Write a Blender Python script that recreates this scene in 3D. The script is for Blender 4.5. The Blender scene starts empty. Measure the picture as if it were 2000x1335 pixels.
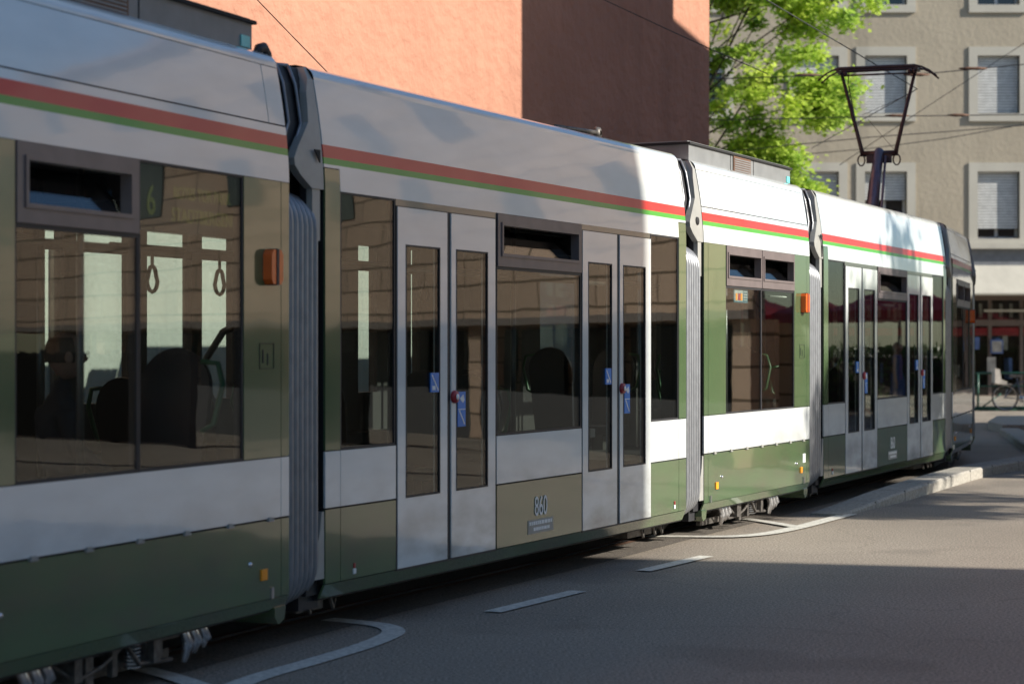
import bpy, bmesh, math, random
from mathutils import Vector, Matrix
R = math.radians
random.seed(7)
S = bpy.context.scene
C = S.collection
CAMH = 1.64
F = 3850.0                      # focal length in pixels of the 2000 px wide photograph
# ------------------------------------------------------------------ camera
cam_d = bpy.data.cameras.new('camera')
cam = bpy.data.objects.new('camera', cam_d); C.objects.link(cam)
cam.location = (0, 0, CAMH); cam.rotation_euler = (R(90), 0, 0)
cam_d.sensor_width = 36; cam_d.lens = F / 2000 * 36
cam_d.shift_y = (675 - 667.5) / 2000
cam_d.clip_start = 0.1; cam_d.clip_end = 2000
cam_d.dof.use_dof = True; cam_d.dof.focus_distance = 15.5; cam_d.dof.aperture_fstop = 2.4
S.camera = cam
# ------------------------------------------------------------------ sun and sky
SUN = Vector((0.97 * math.cos(R(27)), -0.243 * math.cos(R(27)), math.sin(R(27)))).normalized()
sd = bpy.data.lights.new('sun', 'SUN'); sd.energy = 4.6; sd.angle = R(0.5); sd.color = (1.0, 0.93, 0.82)
sun = bpy.data.objects.new('sun', sd); C.objects.link(sun)
sun.rotation_euler = SUN.to_track_quat('Z', 'Y').to_euler(); sun.location = (30, -8, 30)
w = bpy.data.worlds.new('World'); S.world = w; w.use_nodes = True
nt = w.node_tree; nt.nodes.clear()
sky = nt.nodes.new('ShaderNodeTexSky'); sky.sky_type = 'NISHITA'; sky.sun_disc = False
sky.sun_elevation = R(27); sky.sun_rotation = math.atan2(SUN.x, SUN.y)
sky.air_density = 1.3; sky.dust_density = .5; sky.ozone_density = 2.5
bgd = nt.nodes.new('ShaderNodeBackground'); bgd.inputs[1].default_value = 0.056
wo = nt.nodes.new('ShaderNodeOutputWorld')
tcw = nt.nodes.new('ShaderNodeTexCoord'); mpw = nt.nodes.new('ShaderNodeMapping'); mpw.inputs['Scale'].default_value = (1, 1, 3)
nz = nt.nodes.new('ShaderNodeTexNoise'); nz.inputs['Scale'].default_value = 2.2; nz.inputs['Detail'].default_value = 4
rmp = nt.nodes.new('ShaderNodeValToRGB'); rmp.color_ramp.elements[0].position = .48; rmp.color_ramp.elements[1].position = .86
mxw = nt.nodes.new('ShaderNodeMixRGB'); mxw.inputs[2].default_value = (4.6, 4.9, 5.4, 1)
nt.links.new(tcw.outputs['Generated'], mpw.inputs[0]); nt.links.new(mpw.outputs[0], nz.inputs['Vector'])
nt.links.new(nz.outputs['Fac'], rmp.inputs[0]); nt.links.new(rmp.outputs[0], mxw.inputs[0])
nt.links.new(sky.outputs[0], mxw.inputs[1]); nt.links.new(mxw.outputs[0], bgd.inputs[0])
tnt = nt.nodes.new('ShaderNodeMixRGB'); tnt.blend_type = 'MULTIPLY'; tnt.inputs[0].default_value = 1; tnt.inputs[2].default_value = (.80, .98, 1.17, 1)
nt.links.new(mxw.outputs[0], tnt.inputs[1]); nt.links.new(tnt.outputs[0], bgd.inputs[0])
nt.links.new(bgd.outputs[0], wo.inputs[0])
S.view_settings.view_transform = 'Standard'; S.view_settings.look = 'None'
S.view_settings.exposure = 0.9; S.view_settings.gamma = 1
S.cycles.transparent_max_bounces = 20; S.cycles.max_bounces = 10
S.cycles.use_denoising = True

# ------------------------------------------------------------------ materials
def nodes(name):
    m = bpy.data.materials.new(name); m.use_nodes = True
    t = m.node_tree; t.nodes.clear()
    o = t.nodes.new('ShaderNodeOutputMaterial'); b = t.nodes.new('ShaderNodeBsdfPrincipled')
    t.links.new(b.outputs[0], o.inputs[0])
    return m, t, b, o
def noise(t, scale, detail=4, coord='Object', sc=(1, 1, 1)):
    tc = t.nodes.new('ShaderNodeTexCoord'); mp = t.nodes.new('ShaderNodeMapping'); mp.inputs['Scale'].default_value = sc
    n = t.nodes.new('ShaderNodeTexNoise'); n.inputs['Scale'].default_value = scale; n.inputs['Detail'].default_value = detail
    t.links.new(tc.outputs[coord], mp.inputs[0]); t.links.new(mp.outputs[0], n.inputs['Vector'])
    return n
def varied(t, b, col, n, lo=.85, hi=1.1, p0=.3, p1=.7):
    r = t.nodes.new('ShaderNodeValToRGB')
    r.color_ramp.elements[0].position = p0; r.color_ramp.elements[1].position = p1
    r.color_ramp.elements[0].color = tuple(c * lo for c in col) + (1,)
    r.color_ramp.elements[1].color = tuple(min(1, c * hi) for c in col) + (1,)
    t.links.new(n.outputs['Fac'], r.inputs[0]); t.links.new(r.outputs[0], b.inputs['Base Color'])
    return r
def bump(t, b, n, strength, dist):
    bp = t.nodes.new('ShaderNodeBump'); bp.inputs['Strength'].default_value = strength; bp.inputs['Distance'].default_value = dist
    t.links.new(n.outputs['Fac'], bp.inputs['Height'])
    return bp
def plain(name, col, rough=.5, metal=0, spec=.5, vs=6, lo=.85, hi=1.1, bs=0, bsc=30, bd=.01):
    m, t, b, o = nodes(name)
    varied(t, b, col, noise(t, vs), lo, hi)
    b.inputs['Roughness'].default_value = rough; b.inputs['Metallic'].default_value = metal
    b.inputs['Specular IOR Level'].default_value = spec
    if bs:
        bp = bump(t, b, noise(t, bsc, 6), bs, bd); t.links.new(bp.outputs[0], b.inputs['Normal'])
    return m
def paint(name, col, rough=.13, wave=.0035, coat=1.0):
    """glossy tram paint: faint dents, streaks of dirt towards the skirt"""
    m, t, b, o = nodes(name)
    n1 = noise(t, 3, 6, sc=(.6, .6, 2.5))
    r1 = varied(t, b, col, n1, .93, 1.03)
    # road grime thrown up over the lower panels
    tcg = t.nodes.new('ShaderNodeTexCoord'); sx = t.nodes.new('ShaderNodeSeparateXYZ'); hg = t.nodes.new('ShaderNodeMapRange')
    hg.inputs[1].default_value = .25; hg.inputs[2].default_value = 1.0; hg.inputs[3].default_value = .75; hg.inputs[4].default_value = .06
    ng = noise(t, 2.2, 8, sc=(1, 1, 2.2)); mg = t.nodes.new('ShaderNodeMath'); mg.operation = 'MULTIPLY'
    mx = t.nodes.new('ShaderNodeMixRGB'); mx.inputs[2].default_value = (.10, .085, .065, 1)
    rg = t.nodes.new('ShaderNodeMapRange'); rg.inputs[1].default_value = .42; rg.inputs[2].default_value = .75
    t.links.new(tcg.outputs['Object'], sx.inputs[0]); t.links.new(sx.outputs['Z'], hg.inputs[0]); t.links.new(ng.outputs['Fac'], rg.inputs[0])
    t.links.new(hg.outputs[0], mg.inputs[0]); t.links.new(rg.outputs[0], mg.inputs[1]); t.links.new(mg.outputs[0], mx.inputs[0])
    t.links.new(r1.outputs[0], mx.inputs[1]); t.links.new(mx.outputs[0], b.inputs['Base Color'])
    n3 = noise(t, 2.5, 5, sc=(1, 1, .4))
    rr = t.nodes.new('ShaderNodeMapRange'); rr.inputs[3].default_value = rough * .7; rr.inputs[4].default_value = rough * 1.7
    t.links.new(n3.outputs['Fac'], rr.inputs[0]); t.links.new(rr.outputs[0], b.inputs['Roughness'])
    b.inputs['Specular IOR Level'].default_value = .6
    bp = bump(t, b, noise(t, 1.3, 2, sc=(.7, 1, 1.9)), 1, wave); t.links.new(bp.outputs[0], b.inputs['Normal'])
    b.inputs['Coat Weight'].default_value = coat; b.inputs['Coat Roughness'].default_value = .045; b.inputs['Coat IOR'].default_value = 1.48
    t.links.new(bp.outputs[0], b.inputs['Coat Normal'])
    return m
def glass_mat(name, tint, ior=1.45, wave=.0012, rough=.0):
    m = bpy.data.materials.new(name); m.use_nodes = True; t = m.node_tree; t.nodes.clear()
    o = t.nodes.new('ShaderNodeOutputMaterial'); mix = t.nodes.new('ShaderNodeMixShader')
    tr = t.nodes.new('ShaderNodeBsdfTransparent'); tr.inputs[0].default_value = tint + (1,)
    gl = t.nodes.new('ShaderNodeBsdfGlossy'); gl.inputs['Roughness'].default_value = rough
    fr = t.nodes.new('ShaderNodeFresnel'); ge = t.nodes.new('ShaderNodeNewGeometry'); mr = t.nodes.new('ShaderNodeMapRange')
    mr.inputs[3].default_value = ior; mr.inputs[4].default_value = 1 / ior      # leaving the pane: same reflectance as entering it
    t.links.new(ge.outputs['Backfacing'], mr.inputs[0]); t.links.new(mr.outputs[0], fr.inputs[0])
    n = noise(t, 1.3, 2, sc=(.7, 1, 1.3)); bp = t.nodes.new('ShaderNodeBump'); bp.inputs['Strength'].default_value = 1
    bp.inputs['Distance'].default_value = wave
    t.links.new(n.outputs['Fac'], bp.inputs['Height']); t.links.new(bp.outputs[0], gl.inputs['Normal'])
    t.links.new(fr.outputs[0], mix.inputs[0]); t.links.new(tr.outputs[0], mix.inputs[1]); t.links.new(gl.outputs[0], mix.inputs[2])
    t.links.new(mix.outputs[0], o.inputs[0])
    return m
def glow(name, col, s):
    m, t, b, o = nodes(name); b.inputs['Base Color'].default_value = (0, 0, 0, 1)
    b.inputs['Emission Color'].default_value = col + (1,); b.inputs['Emission Strength'].default_value = s
    return m
def stucco(name, col, sc=9, strength=.8, dist=.03, lo=.88, hi=1.06):
    m, t, b, o = nodes(name)
    n = noise(t, .5, 6); r1 = varied(t, b, col, n, lo, hi)
    n2 = noise(t, 1.6, 6, sc=(1, 1, .09)); r2 = t.nodes.new('ShaderNodeMapRange'); r2.inputs[1].default_value = .5; r2.inputs[2].default_value = .8
    r2.inputs[3].default_value = 0; r2.inputs[4].default_value = .38
    n3 = noise(t, 55, 2); r3 = t.nodes.new('ShaderNodeMapRange'); r3.inputs[1].default_value = .62; r3.inputs[2].default_value = .72; r3.inputs[4].default_value = .35
    ad = t.nodes.new('ShaderNodeMath'); ad.operation = 'ADD'; mx = t.nodes.new('ShaderNodeMixRGB'); mx.inputs[2].default_value = tuple(c * .5 for c in col) + (1,)
    t.links.new(n2.outputs['Fac'], r2.inputs[0]); t.links.new(n3.outputs['Fac'], r3.inputs[0]); t.links.new(r2.outputs[0], ad.inputs[0]); t.links.new(r3.outputs[0], ad.inputs[1])
    t.links.new(ad.outputs[0], mx.inputs[0]); t.links.new(r1.outputs[0], mx.inputs[1]); t.links.new(mx.outputs[0], b.inputs['Base Color'])
    b.inputs['Roughness'].default_value = .95; b.inputs['Specular IOR Level'].default_value = .15
    bp = bump(t, b, noise(t, sc, 8), strength, dist); t.links.new(bp.outputs[0], b.inputs['Normal'])
    return m
M = {}
M['white'] = paint('tram_white_paint', (.68, .72, .72))
M['green'] = paint('tram_green_paint', (.080, .130, .060))
M['red'] = paint('tram_red_stripe', (.62, .03, .025), .3, coat=.25)
M['stripe_green'] = paint('tram_green_stripe', (.07, .34, .035), .3, coat=.25)
M['seam'] = plain('dark_seam', (.012, .012, .013), .8)
M['rubber'] = plain('black_rubber', (.022, .022, .026), .55, vs=20)
M['header'] = paint('dark_door_header', (.08, .085, .07), .3)
M['mauve'] = plain('anodised_window_frame', (.17, .14, .14), .4, .2)
M['silver'] = plain('bellows_silver', (.26, .27, .29), .35, .4, vs=12)
M['bracket'] = plain('grey_fairing_plastic', (.33, .33, .31), .35)
M['steel'] = plain('bogie_steel', (.13, .12, .11), .5, .5, vs=25, lo=.5, hi=1.3, bs=.5)
M['bright_steel'] = plain('worn_bright_steel', (.6, .6, .62), .25, .9, vs=25)
M['rust'] = plain('rail_side_rust', (.16, .09, .06), .7, .3, vs=25)
M['roofgrey'] = plain('roof_equipment_grey', (.19, .197, .20), .5)
M['roofdark'] = plain('roof_mat', (.05, .05, .055), .9, bs=.8, bsc=60)
M['glass'] = glass_mat('tinted_tram_glass', (.79, .825, .80))
M['hopper'] = glass_mat('hopper_pane_glass', (.70, .73, .72), 1.7)
M['interior'] = plain('interior_lining', (.045, .045, .045), .6)
M['floor_in'] = plain('interior_floor', (.025, .025, .028), .7)
M['seatshell'] = plain('seat_back_shell', (.018, .02, .028), .45)
M['seatgreen'] = plain('seat_grab_green', (.05, .16, .07), .35)
M['pole'] = plain('grab_pole_grey', (.12, .12, .12), .3, .5)
M['orange_lens'] = plain('orange_lens', (.85, .14, .02), .15)
M['orange_mark'] = plain('orange_reflector', (.95, .33, .02), .3)
M['blue'] = plain('blue_sticker', (.03, .20, .62), .35)
M['paper'] = plain('pale_print', (.72, .74, .74), .5)
M['redbtn'] = plain('red_button_ring', (.35, .03, .04), .35)
M['number'] = plain('white_lettering', (.75, .76, .76), .4)
M['plate'] = plain('small_grey_plate', (.30, .30, .28), .4)
M['led'] = glow('dim_led_lettering', (.55, .6, .12), .045)
M['panto'] = plain('pantograph_maroon_steel', (.045, .025, .03), .4, .4)
M['panto_arm'] = plain('pantograph_arm_grey', (.14, .12, .16), .35, .5)
M['wire'] = plain('wire_dark', (.03, .03, .032), .6)
M['skin'] = plain('skin', (.34, .20, .15), .6)
M['cloth_dark'] = plain('dark_jacket', (.02, .022, .03), .9)
M['cloth_blue'] = plain('blue_dress', (.06, .10, .25), .9)
M['hair'] = plain('brown_hair', (.05, .03, .02), .7)

# ------------------------------------------------------------------ mesh helpers
class MB:
    def __init__(s): s.v = []; s.f = []; s.m = []; s.sm = []
    def poly(s, pts, m=0, smooth=False):
        i = len(s.v); s.v += [tuple(p) for p in pts]; s.f.append(list(range(i, i + len(pts)))); s.m.append(m); s.sm.append(smooth)
    def box(s, x0, x1, y0, y1, z0, z1, m=0, M4=None):
        i = len(s.v)
        vs = [Vector((x, y, z)) for z in (z0, z1) for y in (y0, y1) for x in (x0, x1)]
        if M4 is not None: vs = [M4 @ v for v in vs]
        s.v += [tuple(v) for v in vs]
        for f in ((0, 2, 3, 1), (4, 5, 7, 6), (0, 1, 5, 4), (2, 6, 7, 3), (0, 4, 6, 2), (1, 3, 7, 5)):
            s.f.append([i + k for k in f]); s.m.append(m); s.sm.append(False)
    def tube(s, pts, r, n=8, m=0, closed=False, cap=True, flat=None):
        pts = [Vector(p) for p in pts]; N = len(pts); i = len(s.v)
        rs = r if isinstance(r, (list, tuple)) else [r] * N
        prev = None
        for k, p in enumerate(pts):
            a = pts[(k - 1) % N] if (closed or k > 0) else p
            b = pts[(k + 1) % N] if (closed or k < N - 1) else p
            d = (b - a).normalized()
            if prev is None:
                up = Vector((0, 0, 1)) if abs(d.z) < .9 else Vector((1, 0, 0))
                u = d.cross(up).normalized()
            else:
                u = prev - d * prev.dot(d)
                u = u.normalized() if u.length > 1e-6 else d.orthogonal().normalized()
            prev = u; vv = d.cross(u)
            for j in range(n):
                a_ = 2 * math.pi * (j + .5) / n
                s.v.append(tuple(p + (u * math.cos(a_) + vv * math.sin(a_)) * rs[k]))
        for k in range(N if closed else N - 1):
            k2 = (k + 1) % N
            for j in range(n):
                j2 = (j + 1) % n
                s.f.append([i + k * n + j, i + k * n + j2, i + k2 * n + j2, i + k2 * n + j]); s.m.append(m); s.sm.append(n > 5)
        if not closed and cap:
            s.f.append([i + j for j in range(n)][::-1]); s.m.append(m); s.sm.append(False)
            s.f.append([i + (N - 1) * n + j for j in range(n)]); s.m.append(m); s.sm.append(False)
    def prism(s, poly, y0, y1, m=0, lean=None):
        """polygon in (x,z) extruded along y; lean(z) added to y"""
        n = len(poly); i = len(s.v); L = lean or (lambda z: 0)
        for (x, z) in poly: s.v.append((x, y0 + L(z), z))
        for (x, z) in poly: s.v.append((x, y1 + L(z), z))
        s.f.append([i + k for k in range(n)]); s.m.append(m); s.sm.append(False)
        s.f.append([i + n + k for k in range(n)][::-1]); s.m.append(m); s.sm.append(False)
        for k in range(n):
            k2 = (k + 1) % n
            s.f.append([i + k, i + n + k, i + n + k2, i + k2]); s.m.append(m); s.sm.append(False)
    def zprism(s, poly, z0, z1, m=0, mtop=None):
        n = len(poly); i = len(s.v)
        for (x, y) in poly: s.v.append((x, y, z0))
        for (x, y) in poly: s.v.append((x, y, z1))
        s.f.append([i + k for k in range(n)][::-1]); s.m.append(m); s.sm.append(False)
        s.f.append([i + n + k for k in range(n)]); s.m.append(m if mtop is None else mtop); s.sm.append(False)
        for k in range(n):
            k2 = (k + 1) % n
            s.f.append([i + k, i + k2, i + n + k2, i + n + k]); s.m.append(m); s.sm.append(False)
    def ball(s, c, r, m=0, seg=12, rings=8, sc=(1, 1, 1)):
        i = len(s.v); c = Vector(c)
        for a in range(rings + 1):
            t = math.pi * a / rings
            for b in range(seg):
                p = 2 * math.pi * b / seg
                s.v.append((c.x + r * sc[0] * math.sin(t) * math.cos(p), c.y + r * sc[1] * math.sin(t) * math.sin(p), c.z + r * sc[2] * math.cos(t)))
        for a in range(rings):
            for b in range(seg):
                b2 = (b + 1) % seg
                s.f.append([i + a * seg + b, i + (a + 1) * seg + b, i + (a + 1) * seg + b2, i + a * seg + b2]); s.m.append(m); s.sm.append(True)
    def lathe(s, prof, seg=20, m=0, axis='z', c=(0, 0, 0)):
        i = len(s.v); c = Vector(c)
        for (r, h) in prof:
            for b in range(seg):
                p = 2 * math.pi * b / seg
                if axis == 'z': s.v.append((c.x + r * math.cos(p), c.y + r * math.sin(p), c.z + h))
                else: s.v.append((c.x + r * math.cos(p), c.y + h, c.z + r * math.sin(p)))
        for a in range(len(prof) - 1):
            for b in range(seg):
                b2 = (b + 1) % seg
                s.f.append([i + a * seg + b, i + a * seg + b2, i + (a + 1) * seg + b2, i + (a + 1) * seg + b]); s.m.append(m); s.sm.append(True)
    def build(s, name, mats, parent=None, mat4=None, fix=True):
        me = bpy.data.meshes.new(name)
        me.from_pydata(s.v, [], s.f)
        if not isinstance(mats, (list, tuple)): mats = [mats]
        for mt in mats: me.materials.append(M[mt] if isinstance(mt, str) else mt)
        me.polygons.foreach_set('material_index', s.m)
        me.polygons.foreach_set('use_smooth', s.sm)
        me.update()
        if fix:
            bm = bmesh.new(); bm.from_mesh(me); bmesh.ops.recalc_face_normals(bm, faces=bm.faces); bm.to_mesh(me); bm.free()
        o = bpy.data.objects.new(name, me); C.objects.link(o)
        if parent is not None: o.parent = parent
        if mat4 is not None: o.matrix_local = mat4
        return o
def tag(o, label=None, cat=None, group=None, kind=None):
    if label: o['label'] = label
    if cat: o['category'] = cat
    if group: o['group'] = group
    if kind: o['kind'] = kind
    return o
def empty(name, loc, label, cat, rz=0, group=None):
    o = bpy.data.objects.new(name, None); C.objects.link(o)
    o.location = loc; o.rotation_euler = (0, 0, rz); o.empty_display_size = .3
    return tag(o, label, cat, group)
def struct(o): return tag(o, kind='structure')
def copy_tree(o, parent=None, mat4=None):
    c = o.copy(); C.objects.link(c)
    if parent is not None: c.parent = parent
    if mat4 is not None: c.matrix_local = mat4
    for ch in o.children: copy_tree(ch, c)
    return c
def text_mesh(txt, size, name, mat, parent, mat4, sx=1.0, depth=.002):
    cu = bpy.data.curves.new(name, 'FONT'); cu.body = txt; cu.size = size; cu.extrude = depth * .4
    cu.align_x = 'CENTER'; cu.align_y = 'CENTER'; cu.offset = size * (.012 if name != 'fleet_number' else .004)
    to = bpy.data.objects.new('tmp', cu); C.objects.link(to)
    bpy.context.view_layer.update()
    me = bpy.data.meshes.new_from_object(to.evaluated_get(bpy.context.evaluated_depsgraph_get()))
    bpy.data.objects.remove(to); me.name = name
    me.transform(Matrix.Diagonal((sx, 1, 1, 1)))
    me.materials.clear(); me.materials.append(M[mat])
    o = bpy.data.objects.new(name, me); C.objects.link(o); o.parent = parent; o.matrix_local = mat4
    return o
def G(px, py, z=0.0):
    """point of the ground seen at that place of the photograph"""
    Y = F * (CAMH - z) / (py - 675.0)
    return Vector(((px - 1000) / F * Y, Y, z))
#@@SETTING
# ------------------------------------------------------------------ the ground
def asphalt(name, col, col2):
    m, t, b, o = nodes(name)
    big = noise(t, .35, 6); r = varied(t, b, col, big, .85, 1.12)
    sp = noise(t, 60, 4); rs = t.nodes.new('ShaderNodeValToRGB')
    rs.color_ramp.elements[0].position = .35; rs.color_ramp.elements[1].position = .68
    rs.color_ramp.elements[0].color = (.55, .55, .55, 1); rs.color_ramp.elements[1].color = col2 + (1,)
    mx = t.nodes.new('ShaderNodeMixRGB'); mx.blend_type = 'MULTIPLY'; mx.inputs[0].default_value = 1
    t.links.new(sp.outputs['Fac'], rs.inputs[0]); t.links.new(r.outputs[0], mx.inputs[1]); t.links.new(rs.outputs[0], mx.inputs[2])
    t.links.new(mx.outputs[0], b.inputs['Base Color'])
    # cracks and tar-dark patches
    vo = t.nodes.new('ShaderNodeTexVoronoi'); vo.feature = 'DISTANCE_TO_EDGE'; vo.inputs['Scale'].default_value = .33
    tcv = t.nodes.new('ShaderNodeTexCoord'); nv = noise(t, 1.2, 6); av = t.nodes.new('ShaderNodeVectorMath'); av.operation = 'ADD'
    t.links.new(tcv.outputs['Object'], av.inputs[0]); t.links.new(nv.outputs['Color'], av.inputs[1]); t.links.new(av.outputs[0], vo.inputs['Vector'])
    rv = t.nodes.new('ShaderNodeMapRange'); rv.inputs[2].default_value = .006; rv.inputs[3].default_value = .22; rv.inputs[4].default_value = 0
    np_ = noise(t, .55, 3); rp = t.nodes.new('ShaderNodeMapRange'); rp.inputs[1].default_value = .58; rp.inputs[2].default_value = .64; rp.inputs[4].default_value = .22
    sm = t.nodes.new('ShaderNodeMath'); sm.operation = 'MAXIMUM'; m3 = t.nodes.new('ShaderNodeMixRGB'); m3.inputs[2].default_value = (.04, .038, .035, 1)
    t.links.new(vo.outputs['Distance'], rv.inputs[0]); t.links.new(np_.outputs['Fac'], rp.inputs[0]); t.links.new(rv.outputs[0], sm.inputs[0]); t.links.new(rp.outputs[0], sm.inputs[1])
    t.links.new(sm.outputs[0], m3.inputs[0]); t.links.new(mx.outputs[0], m3.inputs[1]); t.links.new(m3.outputs[0], b.inputs['Base Color'])
    b.inputs['Roughness'].default_value = .75; b.inputs['Specular IOR Level'].default_value = .4
    bp = bump(t, b, noise(t, 120, 4), .9, .012); t.links.new(bp.outputs[0], b.inputs['Normal'])
    return m
M['asphalt'] = asphalt('worn_asphalt', (.285, .252, .212), (1.55, 1.5, 1.45))
M['trackbed'] = asphalt('track_asphalt', (.15, .135, .12), (1.4, 1.36, 1.3))
M['pave'] = asphalt('pale_paving', (.34, .31, .26), (1.25, 1.22, 1.18))
M['granite'] = plain('granite_kerb', (.34, .32, .28), .8, vs=30, lo=.7, hi=1.2, bs=.6, bsc=50)
M['roadpaint'] = plain('worn_road_paint', (.66, .64, .58), .7, vs=34, lo=.62, hi=1.05)

b = MB(); b.poly([(-300, -200, 0), (400, -200, 0), (400, 500, 0), (-300, 500, 0)])
struct(b.build('road', 'asphalt'))

# tram modules: start point of the near face, angle of the module (from +Y towards +X), length
MODS = {'A': ((-2.293, 7.788), 22.3), 'B': ((-1.037, 10.94), 26.1), 'C': ((1.606, 16.49), 26.0),
        'D': ((3.102, 19.61), 24.8), 'E': ((5.59, 25.0), 18.0), 'F': ((6.62, 28.20), 8.0)}
LEN = {'A': 2.92, 'B': 5.56, 'C': 2.92, 'D': 5.52, 'E': 2.92, 'F': 5.56}
def modmat(k):
    (x, y), a = MODS[k]
    return Matrix.Translation((x, y, .02)) @ Matrix.Rotation(R(90 - a), 4, 'Z')
# track centre line
def side_pt(k, s, off):
    return modmat(k) @ Vector((s, off, 0))
def track(off):
    p = [modmat('A') @ Vector((-14, off, 0)), modmat('A') @ Vector((-6, off, 0))]
    for k in 'ABCDEF':
        p += [side_pt(k, LEN[k] * .25, off), side_pt(k, LEN[k] * .75, off)]
    p += [side_pt('F', 12, off), side_pt('F', 25, off)]
    out = []
    for i in range(len(p) - 1):                       # Catmull-Rom
        p0 = p[max(i - 1, 0)]; p1 = p[i]; p2 = p[i + 1]; p3 = p[min(i + 2, len(p) - 1)]
        for j in range(6):
            t = j / 6
            q = .5 * ((2 * p1) + (p2 - p0) * t + (2 * p0 - 5 * p1 + 4 * p2 - p3) * t * t + (3 * p1 - p0 - 3 * p2 + p3) * t ** 3)
            out.append(Vector((q.x, q.y, 0)))
    return out
def ribbon(b, pts, w, z, m=0, w2=None):
    pts = [Vector(p) for p in pts]; N = len(pts); L = []; Rr = []
    for k in range(N):
        d = (pts[min(k + 1, N - 1)] - pts[max(k - 1, 0)]); d.z = 0; d.normalize()
        n = Vector((-d.y, d.x, 0)); ww = w if not isinstance(w, (list, tuple)) else w[k]
        L.append(pts[k] + n * ww / 2); Rr.append(pts[k] - n * ww / 2)
    for k in range(N - 1):
        b.poly([(L[k].x, L[k].y, z), (Rr[k].x, Rr[k].y, z), (Rr[k + 1].x, Rr[k + 1].y, z), (L[k + 1].x, L[k + 1].y, z)], m)
def smooth_line(pts, n=8):
    pts = [Vector(p) for p in pts]; out = []
    for i in range(len(pts) - 1):
        p0 = pts[max(i - 1, 0)]; p1 = pts[i]; p2 = pts[i + 1]; p3 = pts[min(i + 2, len(pts) - 1)]
        for j in range(n):
            t = j / n
            out.append(.5 * ((2 * p1) + (p2 - p0) * t + (2 * p0 - 5 * p1 + 4 * p2 - p3) * t * t + (3 * p1 - p0 - 3 * p2 + p3) * t ** 3))
    out.append(pts[-1]); return out
b = MB(); ribbon(b, track(1.15), 1.9, .004); struct(b.build('track_bed', 'trackbed'))
b = MB()
for off in (.62, 1.68):
    t_ = track(off)
    ribbon(b, t_, .055, .012, 0); ribbon(b, [q for q in t_], .16, .008, 1)
struct(b.build('tram_rails', ['bright_steel', 'rust']))

zc = [.006]
def mark(name, pxs, w, label, group=None, z=.006):
    zc[0] += .0012; z = zc[0]
    b = MB(); ribbon(b, smooth_line([G(*p) for p in pxs]), w, z)
    o = b.build(name, 'roadpaint'); struct(o); return o
mark('lane_marking', [(330, 1400), (480, 1332), (600, 1296), (700, 1266), (752, 1246), (768, 1236), (762, 1227), (728, 1219), (640, 1210)], .135, '')
mark('lane_dash', [(962, 1196), (1130, 1155)], .12, '')
mark('lane_dash', [(1256, 1116), (1380, 1087)], .12, '')
mark('lane_marking', [(275, 1308), (330, 1322), (400, 1345)], .12, '')
mark('lane_marking', [(1230, 1048), (1330, 1049), (1430, 1049), (1500, 1043), (1560, 1031), (1610, 1018), (1660, 1005)], .15, '')
mark('lane_marking', [(1450, 1014), (1500, 1021), (1565, 1032)], .13, '')

# kerb of the raised track edge
def kerb(name, pts, wd, h, stone=1.0):
    pts = smooth_line(pts, 10); b = MB()
    top = []
    acc = 0; seg = [pts[0]]
    def flush(seg):
        if len(seg) < 2: return
        N = len(seg); L = []; Rr = []
        for k in range(N):
            d = seg[min(k + 1, N - 1)] - seg[max(k - 1, 0)]; hh = seg[k].z; d.z = 0; d.normalize(); n = Vector((-d.y, d.x, 0))
            if k == 0: base = seg[k] + d * .009
            elif k == N - 1: base = seg[k] - d * .009
            else: base = seg[k]
            L.append((base + n * wd, hh)); Rr.append((base, hh))
        for k in range(N - 1):
            (l0, h0), (l1, h1) = L[k], L[k + 1]; (r0, _), (r1, _) = Rr[k], Rr[k + 1]
            bv = .02; nn = (l0 - r0).normalized() * bv
            b.poly([(r0.x, r0.y, -.05), (r1.x, r1.y, -.05), (r1.x, r1.y, h1 - bv), (r0.x, r0.y, h0 - bv)])
            b.poly([(r0.x, r0.y, h0 - bv), (r1.x, r1.y, h1 - bv), (r1.x + nn.x, r1.y + nn.y, h1), (r0.x + nn.x, r0.y + nn.y, h0)])
            b.poly([(r0.x + nn.x, r0.y + nn.y, h0), (r1.x + nn.x, r1.y + nn.y, h1), (l1.x, l1.y, h1), (l0.x, l0.y, h0)])
            b.poly([(l0.x, l0.y, h0), (l1.x, l1.y, h1), (l1.x, l1.y, -.05), (l0.x, l0.y, -.05)])
        for k in (0, N - 1):
            (l, hh), (r, _) = L[k], Rr[k]
            b.poly([(l.x, l.y, -.05), (l.x, l.y, hh), (r.x, r.y, hh), (r.x, r.y, -.05)])
    for k in range(1, len(pts)):
        q = pts[k].copy(); q0 = pts[k - 1]
        acc += (Vector((q.x, q.y)) - Vector((q0.x, q0.y))).length; seg.append(q)
        if acc > stone: flush(seg); seg = [q]; acc = 0
    flush(seg)
    return b.build(name, 'granite')
def GH(px, py, h):
    g = G(px, py); g.z = h; return g
struct(kerb('kerb', [GH(1645, 1008, .02), GH(1700, 995, .06), GH(1760, 981, .11), GH(1850, 953, .13), GH(1925, 931, .13), GH(2000, 917, .13), GH(2130, 895, .13), GH(2300, 872, .13)], .32, .13))
# asphalt behind the kerb is raised a little with it
b = MB()
kp = [G(1760, 981), G(1850, 953), G(1925, 931), G(2000, 917), G(2130, 895), G(2300, 872)]
# traffic island at the far right with its own kerb
b = MB()
isl = [G(1930, 838), G(1958, 846), G(2100, 846), G(2260, 840), G(2260, 822), G(2100, 826), G(1948, 826)]
b.zprism([(p.x, p.y) for p in isl][::-1], -.05, .16)
struct(b.build('kerb_island', 'granite'))
struct(kerb('kerb', [GH(1952, 848, .12), GH(1968, 858, .12), GH(2000, 881, .12), GH(2060, 905, .12)], .35, .12))
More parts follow.
